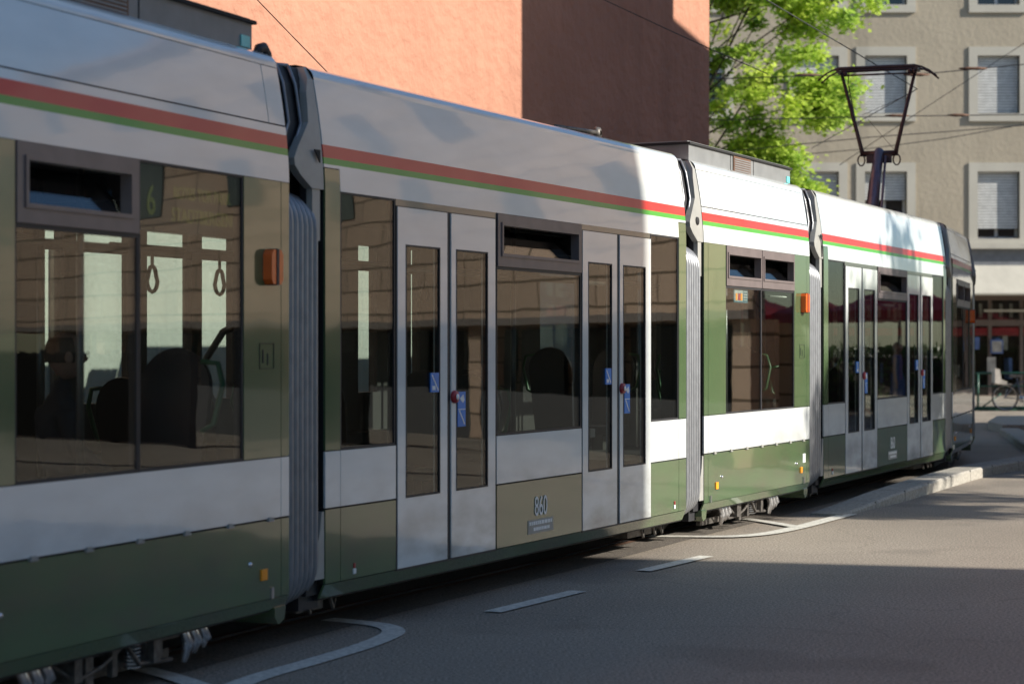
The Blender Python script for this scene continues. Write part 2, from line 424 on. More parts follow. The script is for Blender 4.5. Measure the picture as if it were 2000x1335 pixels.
#@@BUILDINGS
# ------------------------------------------------------------------ buildings
M['orange'] = stucco('terracotta_stucco', (.44, .22, .15), 5, 1, .06, .86, 1.08)
M['base'] = stucco('white_base_render', (.46, .49, .46), 14, .5, .02)
M['beige'] = stucco('grey_beige_roughcast', (.42, .37, .29), 7, .5, .025)
M['surround'] = stucco('pale_window_surround', (.50, .48, .42), 20, .2, .005)
M['fascia'] = stucco('pale_fascia', (.50, .48, .42), 12, .3, .01)
M['fascia_blue'] = plain('blue_grey_fascia', (.17, .18, .20), .6)
M['rooftile'] = plain('red_brown_tiles', (.22, .09, .06), .8, bs=.6, bsc=12, bd=.05)
M['slat'] = plain('pale_shutter_slats', (.62, .63, .62), .5)
M['slatgap'] = plain('shutter_slat_joint', (.16, .16, .16), .8)
M['winframe'] = plain('white_window_frame', (.6, .6, .6), .4)
M['pane'] = plain('dark_house_glass', (.02, .022, .025), .03, spec=.9, vs=2)
M['shopframe'] = plain('brown_shop_frame', (.16, .12, .10), .5)
M['shopin'] = plain('shop_interior', (.05, .035, .03), .8)
M['shopred'] = plain('red_shop_band', (.34, .025, .03), .6)
M['postera'] = plain('blue_print', (.10, .16, .36), .6, vs=3, lo=.6, hi=1.5)
M['posterb'] = plain('cream_print', (.45, .42, .38), .6, vs=4, lo=.5, hi=1.3)
M['lamp'] = glow('tube_lamp', (1, .85, .7), 1.2)
def masonry():
    m, t, b, o = nodes('sandstone_courses')
    tc = t.nodes.new('ShaderNodeTexCoord'); br = t.nodes.new('ShaderNodeTexBrick')
    mp = t.nodes.new('ShaderNodeMapping'); mp.inputs['Rotation'].default_value = (R(90), 0, 0)
    br.inputs['Scale'].default_value = 1; br.inputs['Brick Width'].default_value = 1.9; br.inputs['Row Height'].default_value = .45
    br.inputs['Mortar Size'].default_value = .022; br.inputs['Color1'].default_value = (.62, .44, .31, 1); br.inputs['Color2'].default_value = (.50, .36, .26, 1)
    br.inputs['Mortar'].default_value = (.17, .11, .06, 1)
    t.links.new(tc.outputs['Object'], mp.inputs[0]); t.links.new(mp.outputs[0], br.inputs['Vector'])
    t.links.new(br.outputs['Color'], b.inputs['Base Color']); b.inputs['Roughness'].default_value = .9
    return m
M['masonry'] = masonry()

def wall_grid(b, x0, x1, z0, z1, holes, y0, y1, m=0):
    """wall in the xz plane with rectangular holes, built from boxes between y0 and y1"""
    xs = sorted({x0, x1} | {h[0] for h in holes} | {h[1] for h in holes})
    for i in range(len(xs) - 1):
        a, c = xs[i], xs[i + 1]; mid = (a + c) / 2
        hs = sorted([(h[2], h[3]) for h in holes if h[0] - 1e-6 <= mid <= h[1] + 1e-6])
        z = z0
        for (p, q) in hs:
            if p > z: b.box(a, c, y0, y1, z, p, m)
            z = q
        if z < z1: b.box(a, c, y0, y1, z, z1, m)
# --- terracotta building behind the tram: plane parallel to the street, 11.26 m from the camera
OD = Vector((.4397, .8981, 0)); ON = Vector((-.8981, .4397, 0))
o0 = ON * 11.26
ob = empty('stucco_building', tuple(o0), 'windowless terracotta stucco building with white base behind the tram', 'building', rz=R(90 - 26.1))
b = MB(); b.box(-8, 30.3, 0, 13, 3.45, 13, 0); b.build('wall', 'orange', ob)
b = MB(); b.box(-8, 30.3, .02, 12.98, 0, 3.45, 0); b.box(-8, 30.32, -.03, .02, 3.40, 3.47, 0)
b.box(-8, 30.32, -.03, .0, 0, .25, 0); b.build('plinth', 'base', ob)
b = MB(); b.tube([(12.4, -.07, .1), (12.4, -.07, 3.4)], .05, 10); b.build('downpipe', 'plate', ob)
b = MB(); b.box(13.78, 14.15, -.05, .012, .1, 2.5); b.build('pilaster', 'shopframe', ob)
b = MB(); b.box(-8.3, 30.6, -.35, 13.3, 13, 13.3); b.build('roof', 'rooftile', ob)

# --- house across the end of the street
FY = 60.7; PX = F / FY
def fx(px): return (px - 1000) / PX
def fz(py): return CAMH + (675 - py) / PX
hb = empty('apartment_house', (fx(1900), FY, 0), 'grey beige roughcast apartment house with pale window surrounds and shop below', 'building')
X0 = fx(1900)
def rel(px): return fx(px) - X0
cols = []; rows = [(-134, -8 + 2, 0), (-118 + 128, 0, 0)]
cen = [1153, 1285, 1375, 1507, 1597, 1730, 1950, 2083, 2172, 2304, 2394]
cen = [930, 1063, 1153, 1375, 1597, 1730, 1950, 2172, 2305, 2525, 2750]
rws = [(-122, -6 + 14), (109, 222), (335, 466)]   # photograph rows (top, bottom) of the openings; the first is the third storey
rws = [(-345, -230), (-118, 10), (109, 222), (335, 466)]
holes = []
for c in cen:
    for (t_, bt) in rws: holes.append((rel(c - 41), rel(c + 41), fz(bt), fz(t_)))
b = MB(); wall_grid(b, rel(820), rel(2900), fz(476), fz(-430), holes, 0, .45, 0)
b.box(rel(820), rel(2900), .45, 12, fz(476), fz(-430), 0)
b.build('wall', 'beige', hb)
b = MB(); 
b.prism([(rel(800), fz(-430)), (rel(2920), fz(-430)), (rel(2920), fz(-455)), (rel(800), fz(-455))], -.6, 12.5)
b.build('roof', 'rooftile', hb)
def window(c, t_, bt, blind, open_=0):
    xa, xb, za, zb = rel(c - 41), rel(c + 41), fz(bt), fz(t_)
    s = .27
    fr = MB()
    for (p, q, r_, u) in ((xa - s, xa, za, zb + s), (xb, xb + s, za, zb + s), (xa, xb, zb, zb + s)): fr.box(p, q, -.04, .10, r_, u)
    fr.box(xa - s, xb + s, -.07, .14, za - .24, za)
    f = fr.build('window_frame', 'surround', hb)
    ca = MB()
    for (p, q, r_, u) in ((xa, xa + .07, za, zb), (xb - .07, xb, za, zb), ((xa + xb) / 2 - .05, (xa + xb) / 2 + .05, za, zb), (xa, xb, za, za + .07), (xa, xb, zb - .07, zb)):
        ca.box(p + .002, q - .002, .30, .36, r_ + .002, u - .002)
    ca.build('casement', 'winframe', f)
    pn = MB(); pn.box(xa + .01, xb - .01, .335, .345, za + .01, zb - .01); pn.build('pane', 'pane', f)
    if blind > 0:
        sl = MB(); z = zb; low = zb - (zb - za) * blind; n = 0
        while z > low + .05:
            sl.prism([(xa + .02, z - .068), (xb - .02, z - .068), (xb - .02, z), (xa + .02, z)], .125, .14, 0)
            sl.box(xa + .02, xb - .02, .132, .136, z - .088, z - .068, 1); z -= .088
        sl.build('roller_shutter', ['slat', 'slatgap'], f)
bl = {(1730, 2): .45, (1730, 1): 1.0, (1950, 1): .98, (1950, 2): .86, (1730, 0): .35, (1950, 0): .5}
for c in cen:
    if c < 1290 or c > 2400: pass
    for k, (t_, bt) in enumerate(rws[1:]):
        window(c, t_, bt, bl.get((c, k), random.choice([.3, .6, 1, .9])))
# ground floor: fascia bands and shop front
b = MB()
b.box(rel(1200), rel(2900), -.25, .45, fz(486), fz(476), 0)
b.build('cornice', 'surround', hb)
b = MB(); b.box(rel(1200), rel(2900), -.06, .45, fz(519), fz(486)); b.build('fascia', 'fascia_blue', hb)
b = MB(); a_, c_ = rel(1200), rel(2900)
for (q0, q1) in (((-1.25, fz(574)), (-.35, fz(519))), ((-.35, fz(519)), (-.061, fz(519))), ((-1.25, fz(574)), (.3, fz(574)))):
    b.poly([(a_, q0[0], q0[1]), (c_, q0[0], q0[1]), (c_, q1[0], q1[1]), (a_, q1[0], q1[1])])
b.box(rel(1200), rel(2900), -1.28, .4, fz(577), fz(574) - .003); b.build('canopy', 'fascia', hb)
b = MB(); sf = MB()
xs_ = [1820, 1900, 1918, 1978, 2040, 2100, 2160]
for px in range(1296, 2700, 62):
    w_ = 3.2
    sf.box(rel(px + 20 - w_), rel(px + 20 + w_), .15, .30, 0, fz(577))
for (a, c) in ((577, 586), (624, 636), (779, 790)):
    sf.box(rel(1200), rel(2900), .14, .295, fz(c), fz(a))
sf.box(rel(1200), rel(2900), .10, .2, 0, .12)
sf.build('shop_front', 'shopframe', hb)
b.box(rel(1200), rel(2900), 2.5, 2.7, 0, fz(577), 0); b.box(rel(1200), rel(2900), .3, 2.5, 0, .08, 0)
b.box(rel(1200), rel(2900), .235, .26, fz(655), fz(640), 1)
for px in range(1300, 2700, 13):
    if random.random() < .55:
        z0 = random.uniform(.3, 1.6); hgt = random.uniform(.3, .9)
        b.box(rel(px), rel(px + random.uniform(5, 11)), random.choice([.32, .34, .8]), .84 + random.uniform(0, .1), z0, z0 + hgt, random.choice([2, 3, 3, 1, 0]))
for px in range(1300, 2700, 20): b.box(rel(px), rel(px + 6), .5, .54, fz(620), fz(592), 3)
b.build('shop_interior', ['shopin', 'shopred', 'postera', 'posterb'], hb)
b = MB(); b.box(rel(1300), rel(2700), .205, .215, .1, fz(586)); b.build('shop_window', glass_mat('shop_glass', (.92, .94, .92)), hb)
b = MB(); b.box(rel(1922), rel(2080), -.02, .05, fz(609), fz(604)); b.build('handrail', 'surround', hb)
b = MB(); b.box(rel(1936), rel(1960), .06, .1, fz(690), fz(663), 0); b.box(rel(1938.5), rel(1957.5), .05, .06, fz(687), fz(666), 1); b.build('shop_sign', ['postera', 'posterb'], hb)
b = MB(); b.box(rel(1905), rel(1914), .06, .09, fz(682), fz(658), 0); b.build('shop_poster', ['postera', 'posterb'], hb)
b = MB(); b.box(rel(1929), rel(1946), .06, .08, fz(727), fz(697), 1); b.build('shop_poster', ['postera', 'posterb'], hb)

# pavement along the house
b = MB(); b.box(2, 60, 53.5, 60.9, -.1, .10, 0); b.box(2, 60, 53.2, 53.5, -.1, .11, 1); struct(b.build('pavement', ['pave', 'granite']))

# --- sandstone building right of the street: seen as a reflection in the tram and as the shade over its rear
sb = empty('sandstone_building', (8.3, 23.8, 0), 'long sandstone building with tooled stone courses facing the tram doors', 'building', rz=math.atan2(.2, .98))
M4 = Matrix.Rotation(-math.atan2(.2, .98), 4, 'Z')
def loc(x, y): v = M4 @ Vector((x - 8.3, y - 23.8, 0)); return (v.x, v.y)
foot = [(8.3, 23.8), (36, 29.45), (38, 38), (15.5, 31.3)]
lf = [loc(*p) for p in foot]
b = MB(); b.zprism(lf, 2.0, 11.8, 0)
b.zprism([(lf[0][0] + 2.6, 2.6), (lf[1][0], 2.6), lf[2], (lf[3][0] + .3, lf[3][1] - .2)], 0, 1.999, 0)
for x in (.15, 9.0, 18.0, 27.3): b.box(x, x + .45, .05, .5, 0, 1.999)
b.build('wall', 'masonry', sb)
b = MB(); b.zprism([(p[0], p[1]) for p in [(lf[0][0] - .1, -.3), (lf[1][0], -.3), lf[2], (lf[3][0] - .1, lf[3][1] + .1)]], 11.8, 12.0); 
b.zprism([(3, 2), (5, 2), (5, 3.5), (3, 3.5)], 11.9, 13.2); b.build('roof', 'rooftile', sb)
b = MB()
for x in (2.2, 6.4, 10.6, 14.8, 19.0, 23.2):
    b.box(x, x + 1.3, -.02, .02, 4.2, 6.2); b.box(x, x + 1.3, -.02, .02, 8, 10)
b.build('window', 'pane', sb)
b = MB(); b.box(.0, 28, -.10, .001, 2.0, 2.12); b.build('cornice', 'shopframe', sb)
b = MB()
for x in range(2, 13): b.box(x * 2.1, x * 2.1 + 1.75, 2.5, 2.59, .0, 1.97)
b.box(.65, 27.2, .06, .3, 0, .85)  # dark riser added to cover the sunlit arcade floor in the reflection
b.build('shop_front', 'rubber', sb)

# --- tall house whose shade falls on the road in front and on the near half of the tram
tb = empty('corner_house', (20.3, 10.35, 0), 'tall rendered corner house on the sunny side throwing its shade over the road', 'building')
P = [(20.3, 10.35), (48, 3.41), (44, -18), (14.5, -12)]
b = MB(); b.zprism([(x - 20.3, y - 10.35) for x, y in P][::-1], 0, 16, 0); b.build('wall', 'beige', tb)
b = MB(); b.zprism([(x - 20.3, y - 10.35) for x, y in [(20.32, 10.32), (48.2, 3.35), (44.2, -18.2), (14.3, -12.2)]][::-1], 16, 16.3, 0); b.build('roof', 'rooftile', tb)
b = MB()
for k in range(6):
    for z in (1, 4.3, 7.6, 10.9): 
        t0 = (k + .35) / 6; u = Vector((P[0][0] - P[3][0], P[0][1] - P[3][1])); q = Vector(P[3]) + u * t0; n_ = Vector((-u.y, u.x)).normalized(); ud = u.normalized()
        m4 = Matrix(((ud.x, -n_.x, 0, q.x - 20.3), (ud.y, -n_.y, 0, q.y - 10.35), (0, 0, 1, 0), (0, 0, 0, 1)))
        b.box(0, 1.3, -.03, .03, z, z + 1.7, 0, m4)
b.build('window', 'pane', tb)

ft = empty('added_fence', (16.6, 22.85, 0), 'dark board fence added before the sandstone building to darken the tram window reflection', 'fence', rz=math.atan2(-.9, 13.5))  # unseen fence, added to darken the lower reflection in the near windows
M['boards'] = plain('added_fence_boards', (.018, .015, .012), .95, spec=.1, vs=9)
b = MB()
for i in range(118): b.box(i * .12, i * .12 + .112, 0, .03, .04, 1.52 + .015 * ((i * 7) % 3))
b.build('board_panel', 'boards', ft)
b = MB()
for i in range(8): b.box(i * 2 - .0, i * 2 + .1, .035, .13, 0, 1.6)
b.build('posts', 'boards', ft)
#@@TREES
# ------------------------------------------------------------------ trees
def leaf_mat(name, col):
    m = bpy.data.materials.new(name); m.use_nodes = True; t = m.node_tree; t.nodes.clear()
    o = t.nodes.new('ShaderNodeOutputMaterial'); mx = t.nodes.new('ShaderNodeMixShader'); mx.inputs[0].default_value = .45
    d = t.nodes.new('ShaderNodeBsdfPrincipled'); d.inputs['Roughness'].default_value = .45; tl = t.nodes.new('ShaderNodeBsdfTranslucent')
    n = noise(t, 1.1, 5); r = t.nodes.new('ShaderNodeValToRGB')
    r.color_ramp.elements[0].position = .3; r.color_ramp.elements[1].position = .7
    r.color_ramp.elements[0].color = (col[0] * .6, col[1] * .75, col[2] * .7, 1); r.color_ramp.elements[1].color = (col[0] * 1.35, col[1] * 1.2, col[2], 1)
    t.links.new(n.outputs['Fac'], r.inputs[0]); t.links.new(r.outputs[0], d.inputs['Base Color']); t.links.new(r.outputs[0], tl.inputs[0])
    t.links.new(d.outputs[0], mx.inputs[1]); t.links.new(tl.outputs[0], mx.inputs[2]); t.links.new(mx.outputs[0], o.inputs[0])
    return m
M['leaf'] = leaf_mat('spring_leaf', (.50, .66, .14))
M['bark'] = plain('bark', (.06, .045, .035), .9, vs=14, lo=.6, hi=1.3, bs=.8, bsc=20, bd=.03)
def tree(name, loc_, H, crown, label, seed, nl=16000, leaf=.13, rc=.55, trunk=.2, low=None, clusters=90, shell=.55, group=None):
    """crown: list of (x, y, z, rx, ry, rz) lobes relative to the base"""
    rnd = random.Random(seed); root = empty(name, loc_, label, 'tree', group=group)
    cl = []
    for _ in range(clusters):
        x, y, z, rx, ry, rz = rnd.choice(crown)
        while True:
            a = Vector((rnd.uniform(-1, 1), rnd.uniform(-1, 1), rnd.uniform(-1, 1)))
            if shell < a.length < 1: break
        cl.append(Vector((x + a.x * rx, y + a.y * ry, z + a.z * rz)))
    tb_ = MB()
    h0 = (low or H * .35)
    spine = [Vector((0, 0, -.1)), Vector((rnd.uniform(-.1, .1), 0, h0 * .5)), Vector((rnd.uniform(-.2, .2), 0, h0)), Vector((rnd.uniform(-.4, .4), 0, H * .65)), Vector((0, 0, H * .88))]
    tb_.tube(spine, [trunk * 1.3, trunk, trunk * .85, trunk * .5, trunk * .15], 9)
    for c in cl:
        if rnd.random() < .13:
            t_ = rnd.uniform(0, .8); base = spine[2].lerp(spine[4], t_ * .8)
            if base.z > c.z: base = spine[2].lerp(spine[4], max(0, t_ * .3))
            mid = base.lerp(c, .5) + Vector((rnd.uniform(-.2, .2), rnd.uniform(-.2, .2), rnd.uniform(-.15, .35)))
            r0 = trunk * .3
            tb_.tube([base, base.lerp(mid, .5) + Vector((0, 0, .08)), mid, c], [r0, r0 * .75, r0 * .5, .012], 5)
    tb_.build('trunk', 'bark', root)
    lb = MB()
    for i in range(nl):
        c = cl[i % len(cl)]; r_ = rc * (1 + .5 * ((i % len(cl)) % 3 - 1) * .5)
        d = Vector((rnd.gauss(0, 1), rnd.gauss(0, 1), rnd.gauss(0, .6))); p = c + d * r_ * .5
        a = rnd.uniform(0, 6.283); tilt = rnd.gauss(.1, .55); s = leaf * rnd.uniform(.6, 1.3)
        u = Vector((math.cos(a), math.sin(a), tilt)).normalized(); v = Vector((-math.sin(a), math.cos(a), rnd.gauss(0, .5))).normalized()
        lb.poly([p - u * s * .5, p - u * s * .05 + v * s * .45, p + u * s * .55, p - u * s * .05 - v * s * .45])
    lb.build('crown', 'leaf', root, fix=False)
    return root
# behind the terracotta corner
tree('maple_tree', (3.6, 46, 0), 14.5, [(.6, 0, 8.8, 2.2, 2.0, 1.6), (2.4, -.3, 7.5, 1.7, 1.6, 1.2), (1.6, 0, 10.2, 2.6, 2.0, 1.3), (2.1, 0, 11.8, 2.4, 2.0, 1.3), (3.1, 0, 9.8, 1.8, 1.4, .9), (2.2, 0, 5.9, 1.2, 1.2, .8), (.8, 0, 6.2, 1.6, 1.5, 1.3), (3.7, 0, 7.4, .8, 1.0, .7), (3.0, 0, 5.0, .7, .7, .4), (0, 0, 10.8, 1.8, 1.8, 2.4)],
     'leafy maple tree in bright spring green between the terracotta building and the apartment house', 3, nl=52000, leaf=.13, rc=.37, trunk=.13, low=3.8, clusters=330, shell=.0)
# street trees on the sunny side, their shade falls over the kerb and the lower tram
tree('street_tree', (20.5, 17.35, 0), 11.5, [(-.3, .2, 10.0, 1.5, 2.3, 1.0), (1.2, -.6, 10.3, 1.4, 1.4, .8), (.3, 1.6, 9.6, 1.2, 1.2, .7), (0, -1.7, 9.3, 1.3, 1.2, .6)], 'high crowned street tree across the road from the tram', 5, nl=20000, leaf=.24, rc=.55, trunk=.14, low=6.5, clusters=110, shell=.1)
#@@TRAM
# ------------------------------------------------------------------ the tram
TB = Vector((-1.037, 10.94, 0))
tram = empty('tram', tuple(TB), 'articulated low floor tram in white and green with red and green roof stripes', 'tram')
TI = Matrix.Translation(-TB)
def MM(k): return TI @ modmat(k)
W = 2.3
def py(z):
    if z < .30: return (.30 - z) * .45
    if z <= 2.45: return 0.0
    if z <= 3.10: return .075 * ((z - 2.45) / .65) ** 1.8
    t = min(1, (z - 3.10) / .09)
    return .075 + .12 * (1 - math.sqrt(max(0, 1 - t * t)))
def panel(b, s0, s1, z0, z1, m, g=.003, th=.05, core=True):
    """one outer skin panel with narrow dark joints around it"""
    n = max(1, int(math.ceil((z1 - z0) / .09))) if z1 > 2.46 else 1
    zs = [z0 + g + (z1 - z0 - 2 * g) * i / n for i in range(n + 1)]
    i0 = len(b.v)
    for z in zs:
        y = py(z)
        b.v += [(s0 + g, y, z), (s1 - g, y, z)]
    for i in range(n):
        a = i0 + 2 * i; b.f.append([a, a + 1, a + 3, a + 2]); b.m.append(m); b.sm.append(n > 1)
    # rim of the panel
    for (sa, sb_) in ((s0 + g, s0 + g), (s1 - g, s1 - g)):
        for i in range(n): b.poly([(sa, py(zs[i]), zs[i]), (sa, py(zs[i]) + .014, zs[i]), (sa, py(zs[i + 1]) + .014, zs[i + 1]), (sa, py(zs[i + 1]), zs[i + 1])], m)
    for z in (zs[0], zs[-1]): b.poly([(s0 + g, py(z), z), (s1 - g, py(z), z), (s1 - g, py(z) + .014, z), (s0 + g, py(z) + .014, z)], m)
    if core:
        zz = [z0 + (z1 - z0) * i / n for i in range(n + 1)]
        for i in range(n):
            p = [(s0, zz[i]), (s1, zz[i]), (s1, zz[i + 1]), (s0, zz[i + 1])]
            b.prism(p, .013, th + .01, 4, py)
def roof_side(b, s0, s1, m):
    zs = [3.10 + .09 * i / 6 for i in range(7)]
    pr = [(py(z), z) for z in zs] + [(.26, 3.19), (.30, 3.13), (W - .30, 3.13), (W - .26, 3.19), (W - .195, 3.19), (W - .1, 3.15), (W - .075, 3.10)]
    for i in range(len(pr) - 1):
        (y0, z0), (y1, z1) = pr[i], pr[i + 1]
        mm = m if (i < 7 or i > 9) else 5
        b.f.append([len(b.v) + q for q in range(4)]); b.v += [(s0, y0, z0), (s1, y0, z0), (s1, y1, z1), (s0, y1, z1)]; b.m.append(mm); b.sm.append(i < 6)
BM = ['white', 'green', 'stripe_green', 'red', 'seam', 'roofdark', 'interior', 'floor_in', 'header']
ZB, ZW = 1.035, 2.487       # top of the white band, top of the windows
def cove(b, s0, s1, top_split=None):
    """white cornice with the red and green stripe"""
    panel(b, s0, s1, ZW, 2.63, 0, g=.0); panel(b, s0, s1, 2.63, 2.667, 2, g=0, core=True)
    panel(b, s0, s1, 2.667, 2.738, 3, g=0); 
    if top_split:
        panel(b, s0, s1, 2.738, 2.782, 0, g=0)
        q = [s0] + top_split + [s1]
        for a, c in zip(q[:-1], q[1:]): panel(b, a, c, 2.786, 3.10, 0, g=.004)
    else: panel(b, s0, s1, 2.738, 3.10, 0, g=0)
    # clean the body joints: ends
def shell(b, L, far):
    """floor, ceiling, roof and the far side with its window openings"""
    b.box(0, L, .055, W - .06, .22, .35, 7); b.box(0, L, .06, W - .06, 2.56, 2.60, 6)
    roof_side(b, 0, L, 0)
    wg = MB(); wall_grid(wg, 0, L, .24, 3.10, far, W - .08, W, 0)
    i = len(b.v); b.v += wg.v; b.f += [[q + i for q in f] for f in wg.f]; b.m += [6] * len(wg.f); b.sm += wg.sm
    b.poly([(0, W + .002, .24), (L, W + .002, .24), (L, W + .002, 1.0), (0, W + .002, 1.0)], 0)
    b.poly([(0, W + .002, 2.5), (L, W + .002, 2.5), (L, W + .002, 3.10), (0, W + .002, 3.10)], 0)
    for s in (0, L):         # end bulkheads with the gangway open
        a, c = (s + .002, s + .05) if s == 0 else (s - .05, s - .002)
        b.box(a, c, .06, .20, .36, 2.56, 6); b.box(a, c, W - .30, W - .09, .36, 2.56, 6); b.box(a, c, .20, W - .30, 2.42, 2.56, 6)
        b.box(a, c, .09, W - .09, 2.60, 3.08, 4)
def far_panes(k, far, name='far_window'):
    for (s0, s1, z0, z1) in far:
        g = MB(); g.box(s0 + .002, s1 - .002, W - .05, W - .042, z0 + .002, z1 - .002); g.build(name, 'glass', tram, MM(k))
def glassbox(s0, s1, z0, z1, y=.010, th=.008):
    g = MB(); g.box(s0, s1, y, y + th, z0, z1); return g
def frame_ring(b, s0, s1, z0, z1, w_, y0, y1, m=0):
    b.box(s0, s1, y0, y1, z0, z0 + w_, m); b.box(s0, s1, y0, y1, z1 - w_, z1, m)
    b.box(s0, s0 + w_, y0, y1, z0 + w_, z1 - w_, m); b.box(s1 - w_, s1, y0, y1, z0 + w_, z1 - w_, m)
def hopper(parent, s0, s1, z0=2.14, z1=ZW, wl=.05, wr=.05, tilt=24):
    """tip-in window: wide frame, deep opening and a pane leaning inwards"""
    b = MB(); o0, o1, p0, p1 = s0 + wl, s1 - wr, z0 + .085, z1 - .075
    for (a, c, d, e) in ((s0, s1, z0, p0), (s0, s1, p1, z1), (s0, o0, p0, p1), (o1, s1, p0, p1)):
        b.box(a + .001, c - .001, -.006, .05, d, e)
    for (a, c, d, e) in ((o0 - .02, o1 + .02, p0 - .02, p0), (o0 - .02, o1 + .02, p1, p1 + .02), (o0 - .02, o0, p0, p1), (o1, o1 + .02, p0, p1)):
        b.box(a, c, -.014, -.0045, d, e)
    fr = b.build('window_frame', 'mauve', parent)
    g = MB(); m4 = Matrix.Translation(((o0 + o1) / 2, .045, p0 + .005)) @ Matrix.Rotation(R(-tilt), 4, 'X')
    h = (p1 - p0) * 1.0; g.box(-(o1 - o0) / 2 + .01, (o1 - o0) / 2 - .01, 0, .008, 0, h, 0, m4)
    g.build('tilting_pane', 'hopper', fr)
    g = MB(); 
    g.box(o0, o1, .05, .056, p0 - .001, p0 + .02)
    return fr
def window(k, s0, s1, z0=ZB, z1=ZW, hop=False, seal=.012, wl=.05, wr=.05, name='window'):
    b = MB(); frame_ring(b, s0, s1, z0, z1, seal, .004, .05)
    if hop: b.box(s0 + seal, s1 - seal, .004, .05, 2.12, 2.14)
    o = b.build(name, 'rubber', tram, MM(k))
    glassbox(s0 + seal, s1 - seal, z0 + seal, 2.12 if hop else z1 - seal).build('pane', 'glass', o)
    if hop: hopper(o, s0 + .004, s1 - .004, 2.14, ZW - .004, wl, wr)
    return o
# ---- wheel modules (A, C, E)
def wheel_body():
    L = 2.92; b = MB()
    # skirt with rounded lower corners
    for (a, c) in ((0, .10), (.10, 2.83), (2.83, L)):
        panel(b, a, c, .30, .712, 1); panel(b, a, c, .235 if .05 < a < 2 else .30 - .0 * a - .06, .30, 1, g=0, core=False)
        panel(b, a, c, .716, ZB, 0)
    for (a, c) in ((0, .10), (.10, .54), (2.44, 2.83), (2.83, L)): panel(b, a, c, ZB, ZW, 1)
    b.box(.54, 2.44, .012, .06, ZB - .0, ZB + .002, 4)
    cove(b, 0, L, [.27, 2.74])
    shell(b, L, [(1.5, 2.6, 1.25, 2.4)])
    b.box(.35, 2.57, .2, W - .2, .35, .62, 7)                 # seat podium over the wheels
    # skirt latches
    for i in range(7):
        s = .22 + i * .41
        b.box(s, s + .055, -.014, .002, .704, .716, 10); b.box(s + .01, s + .045, -.009, .002, .716, .726, 10)
    return b
def door_body():
    L = 5.56; b = MB()
    for (a, c) in ((0, .165), (.165, .80), (2.13, 3.49), (4.79, 5.395), (5.395, L)):
        panel(b, a, c, .296, .712, 1); panel(b, a, c, .716, ZB, 0)
    n = 20                                                  # sill under the doors, tucked inwards
    panel(b, 0, L, .215, .294, 1, g=0, core=False)
    b.box(0, L, .05, .07, .205, .29, 4)
    for (a, c) in ((.0, .165), (5.395, L)): panel(b, a, c, ZB, 2.61, 1)
    for (a, c) in ((.80, 2.13), (3.49, 4.79)):
        b.box(a, c, .004, .06, 2.450, ZW, 8)
    cove_parts = [(.165, 5.395)]
    panel(b, .165, 5.395, ZW, 2.63, 0, g=0)
    for (a, c) in ((0, .165), (5.395, L)): panel(b, a, c, 2.612, 2.63, 0, g=0)
    panel(b, 0, L, 2.63, 2.667, 2, g=0); panel(b, 0, L, 2.667, 2.738, 3, g=0); panel(b, 0, L, 2.738, 3.10, 0, g=0)
    shell(b, L, [(.16, .50, 1.25, 2.42), (.62, 1.19, 1.25, 2.42), (1.36, 1.87, 1.25, 2.42), (1.99, 2.40, 1.25, 2.42), (3.0, 3.5, 1.25, 2.42), (4.12, 4.42, 1.25, 2.42), (4.98, 5.14, 1.25, 2.42)])
    # rails across the far windows
    b.box(.25, 5.3, W - .075, W - .02, 2.22, 2.27, 6)
    b.box(.18, 5.4, W - .30, W - .1, .36, .95, 6)             # heater duct
    return b
BM2 = BM + ['bright_steel', 'plate']
wb = wheel_body().build('wheel_section_body', BM2, tram, MM('A'))
wc = wb.copy(); C.objects.link(wc); wc.matrix_local = MM('C')
we = wb.copy(); C.objects.link(we); we.matrix_local = MM('E')
db = door_body().build('door_section_body', BM2, tram, MM('B'))
dc = db.copy(); C.objects.link(dc); dc.matrix_local = MM('D')
dc2 = db.copy(); C.objects.link(dc2); dc2.matrix_local = MM('F')

FARB = [(.16, .50, 1.25, 2.42), (.62, 1.19, 1.25, 2.42), (1.36, 1.87, 1.25, 2.42), (1.99, 2.40, 1.25, 2.42), (3.0, 3.5, 1.25, 2.42), (4.12, 4.42, 1.25, 2.42), (4.98, 5.14, 1.25, 2.42)]
for k in 'BD': far_panes(k, FARB)
for k in 'ACE': far_panes(k, [(1.5, 2.6, 1.25, 2.4)])
# ---- windows of the wheel modules
window('A', .54, 1.478, hop=True, wl=.075, wr=.075); window('A', 1.482, 2.44, hop=False)
for k in 'CE':
    window(k, .54, 1.488, hop=True); window(k, 1.492, 2.44, hop=True)

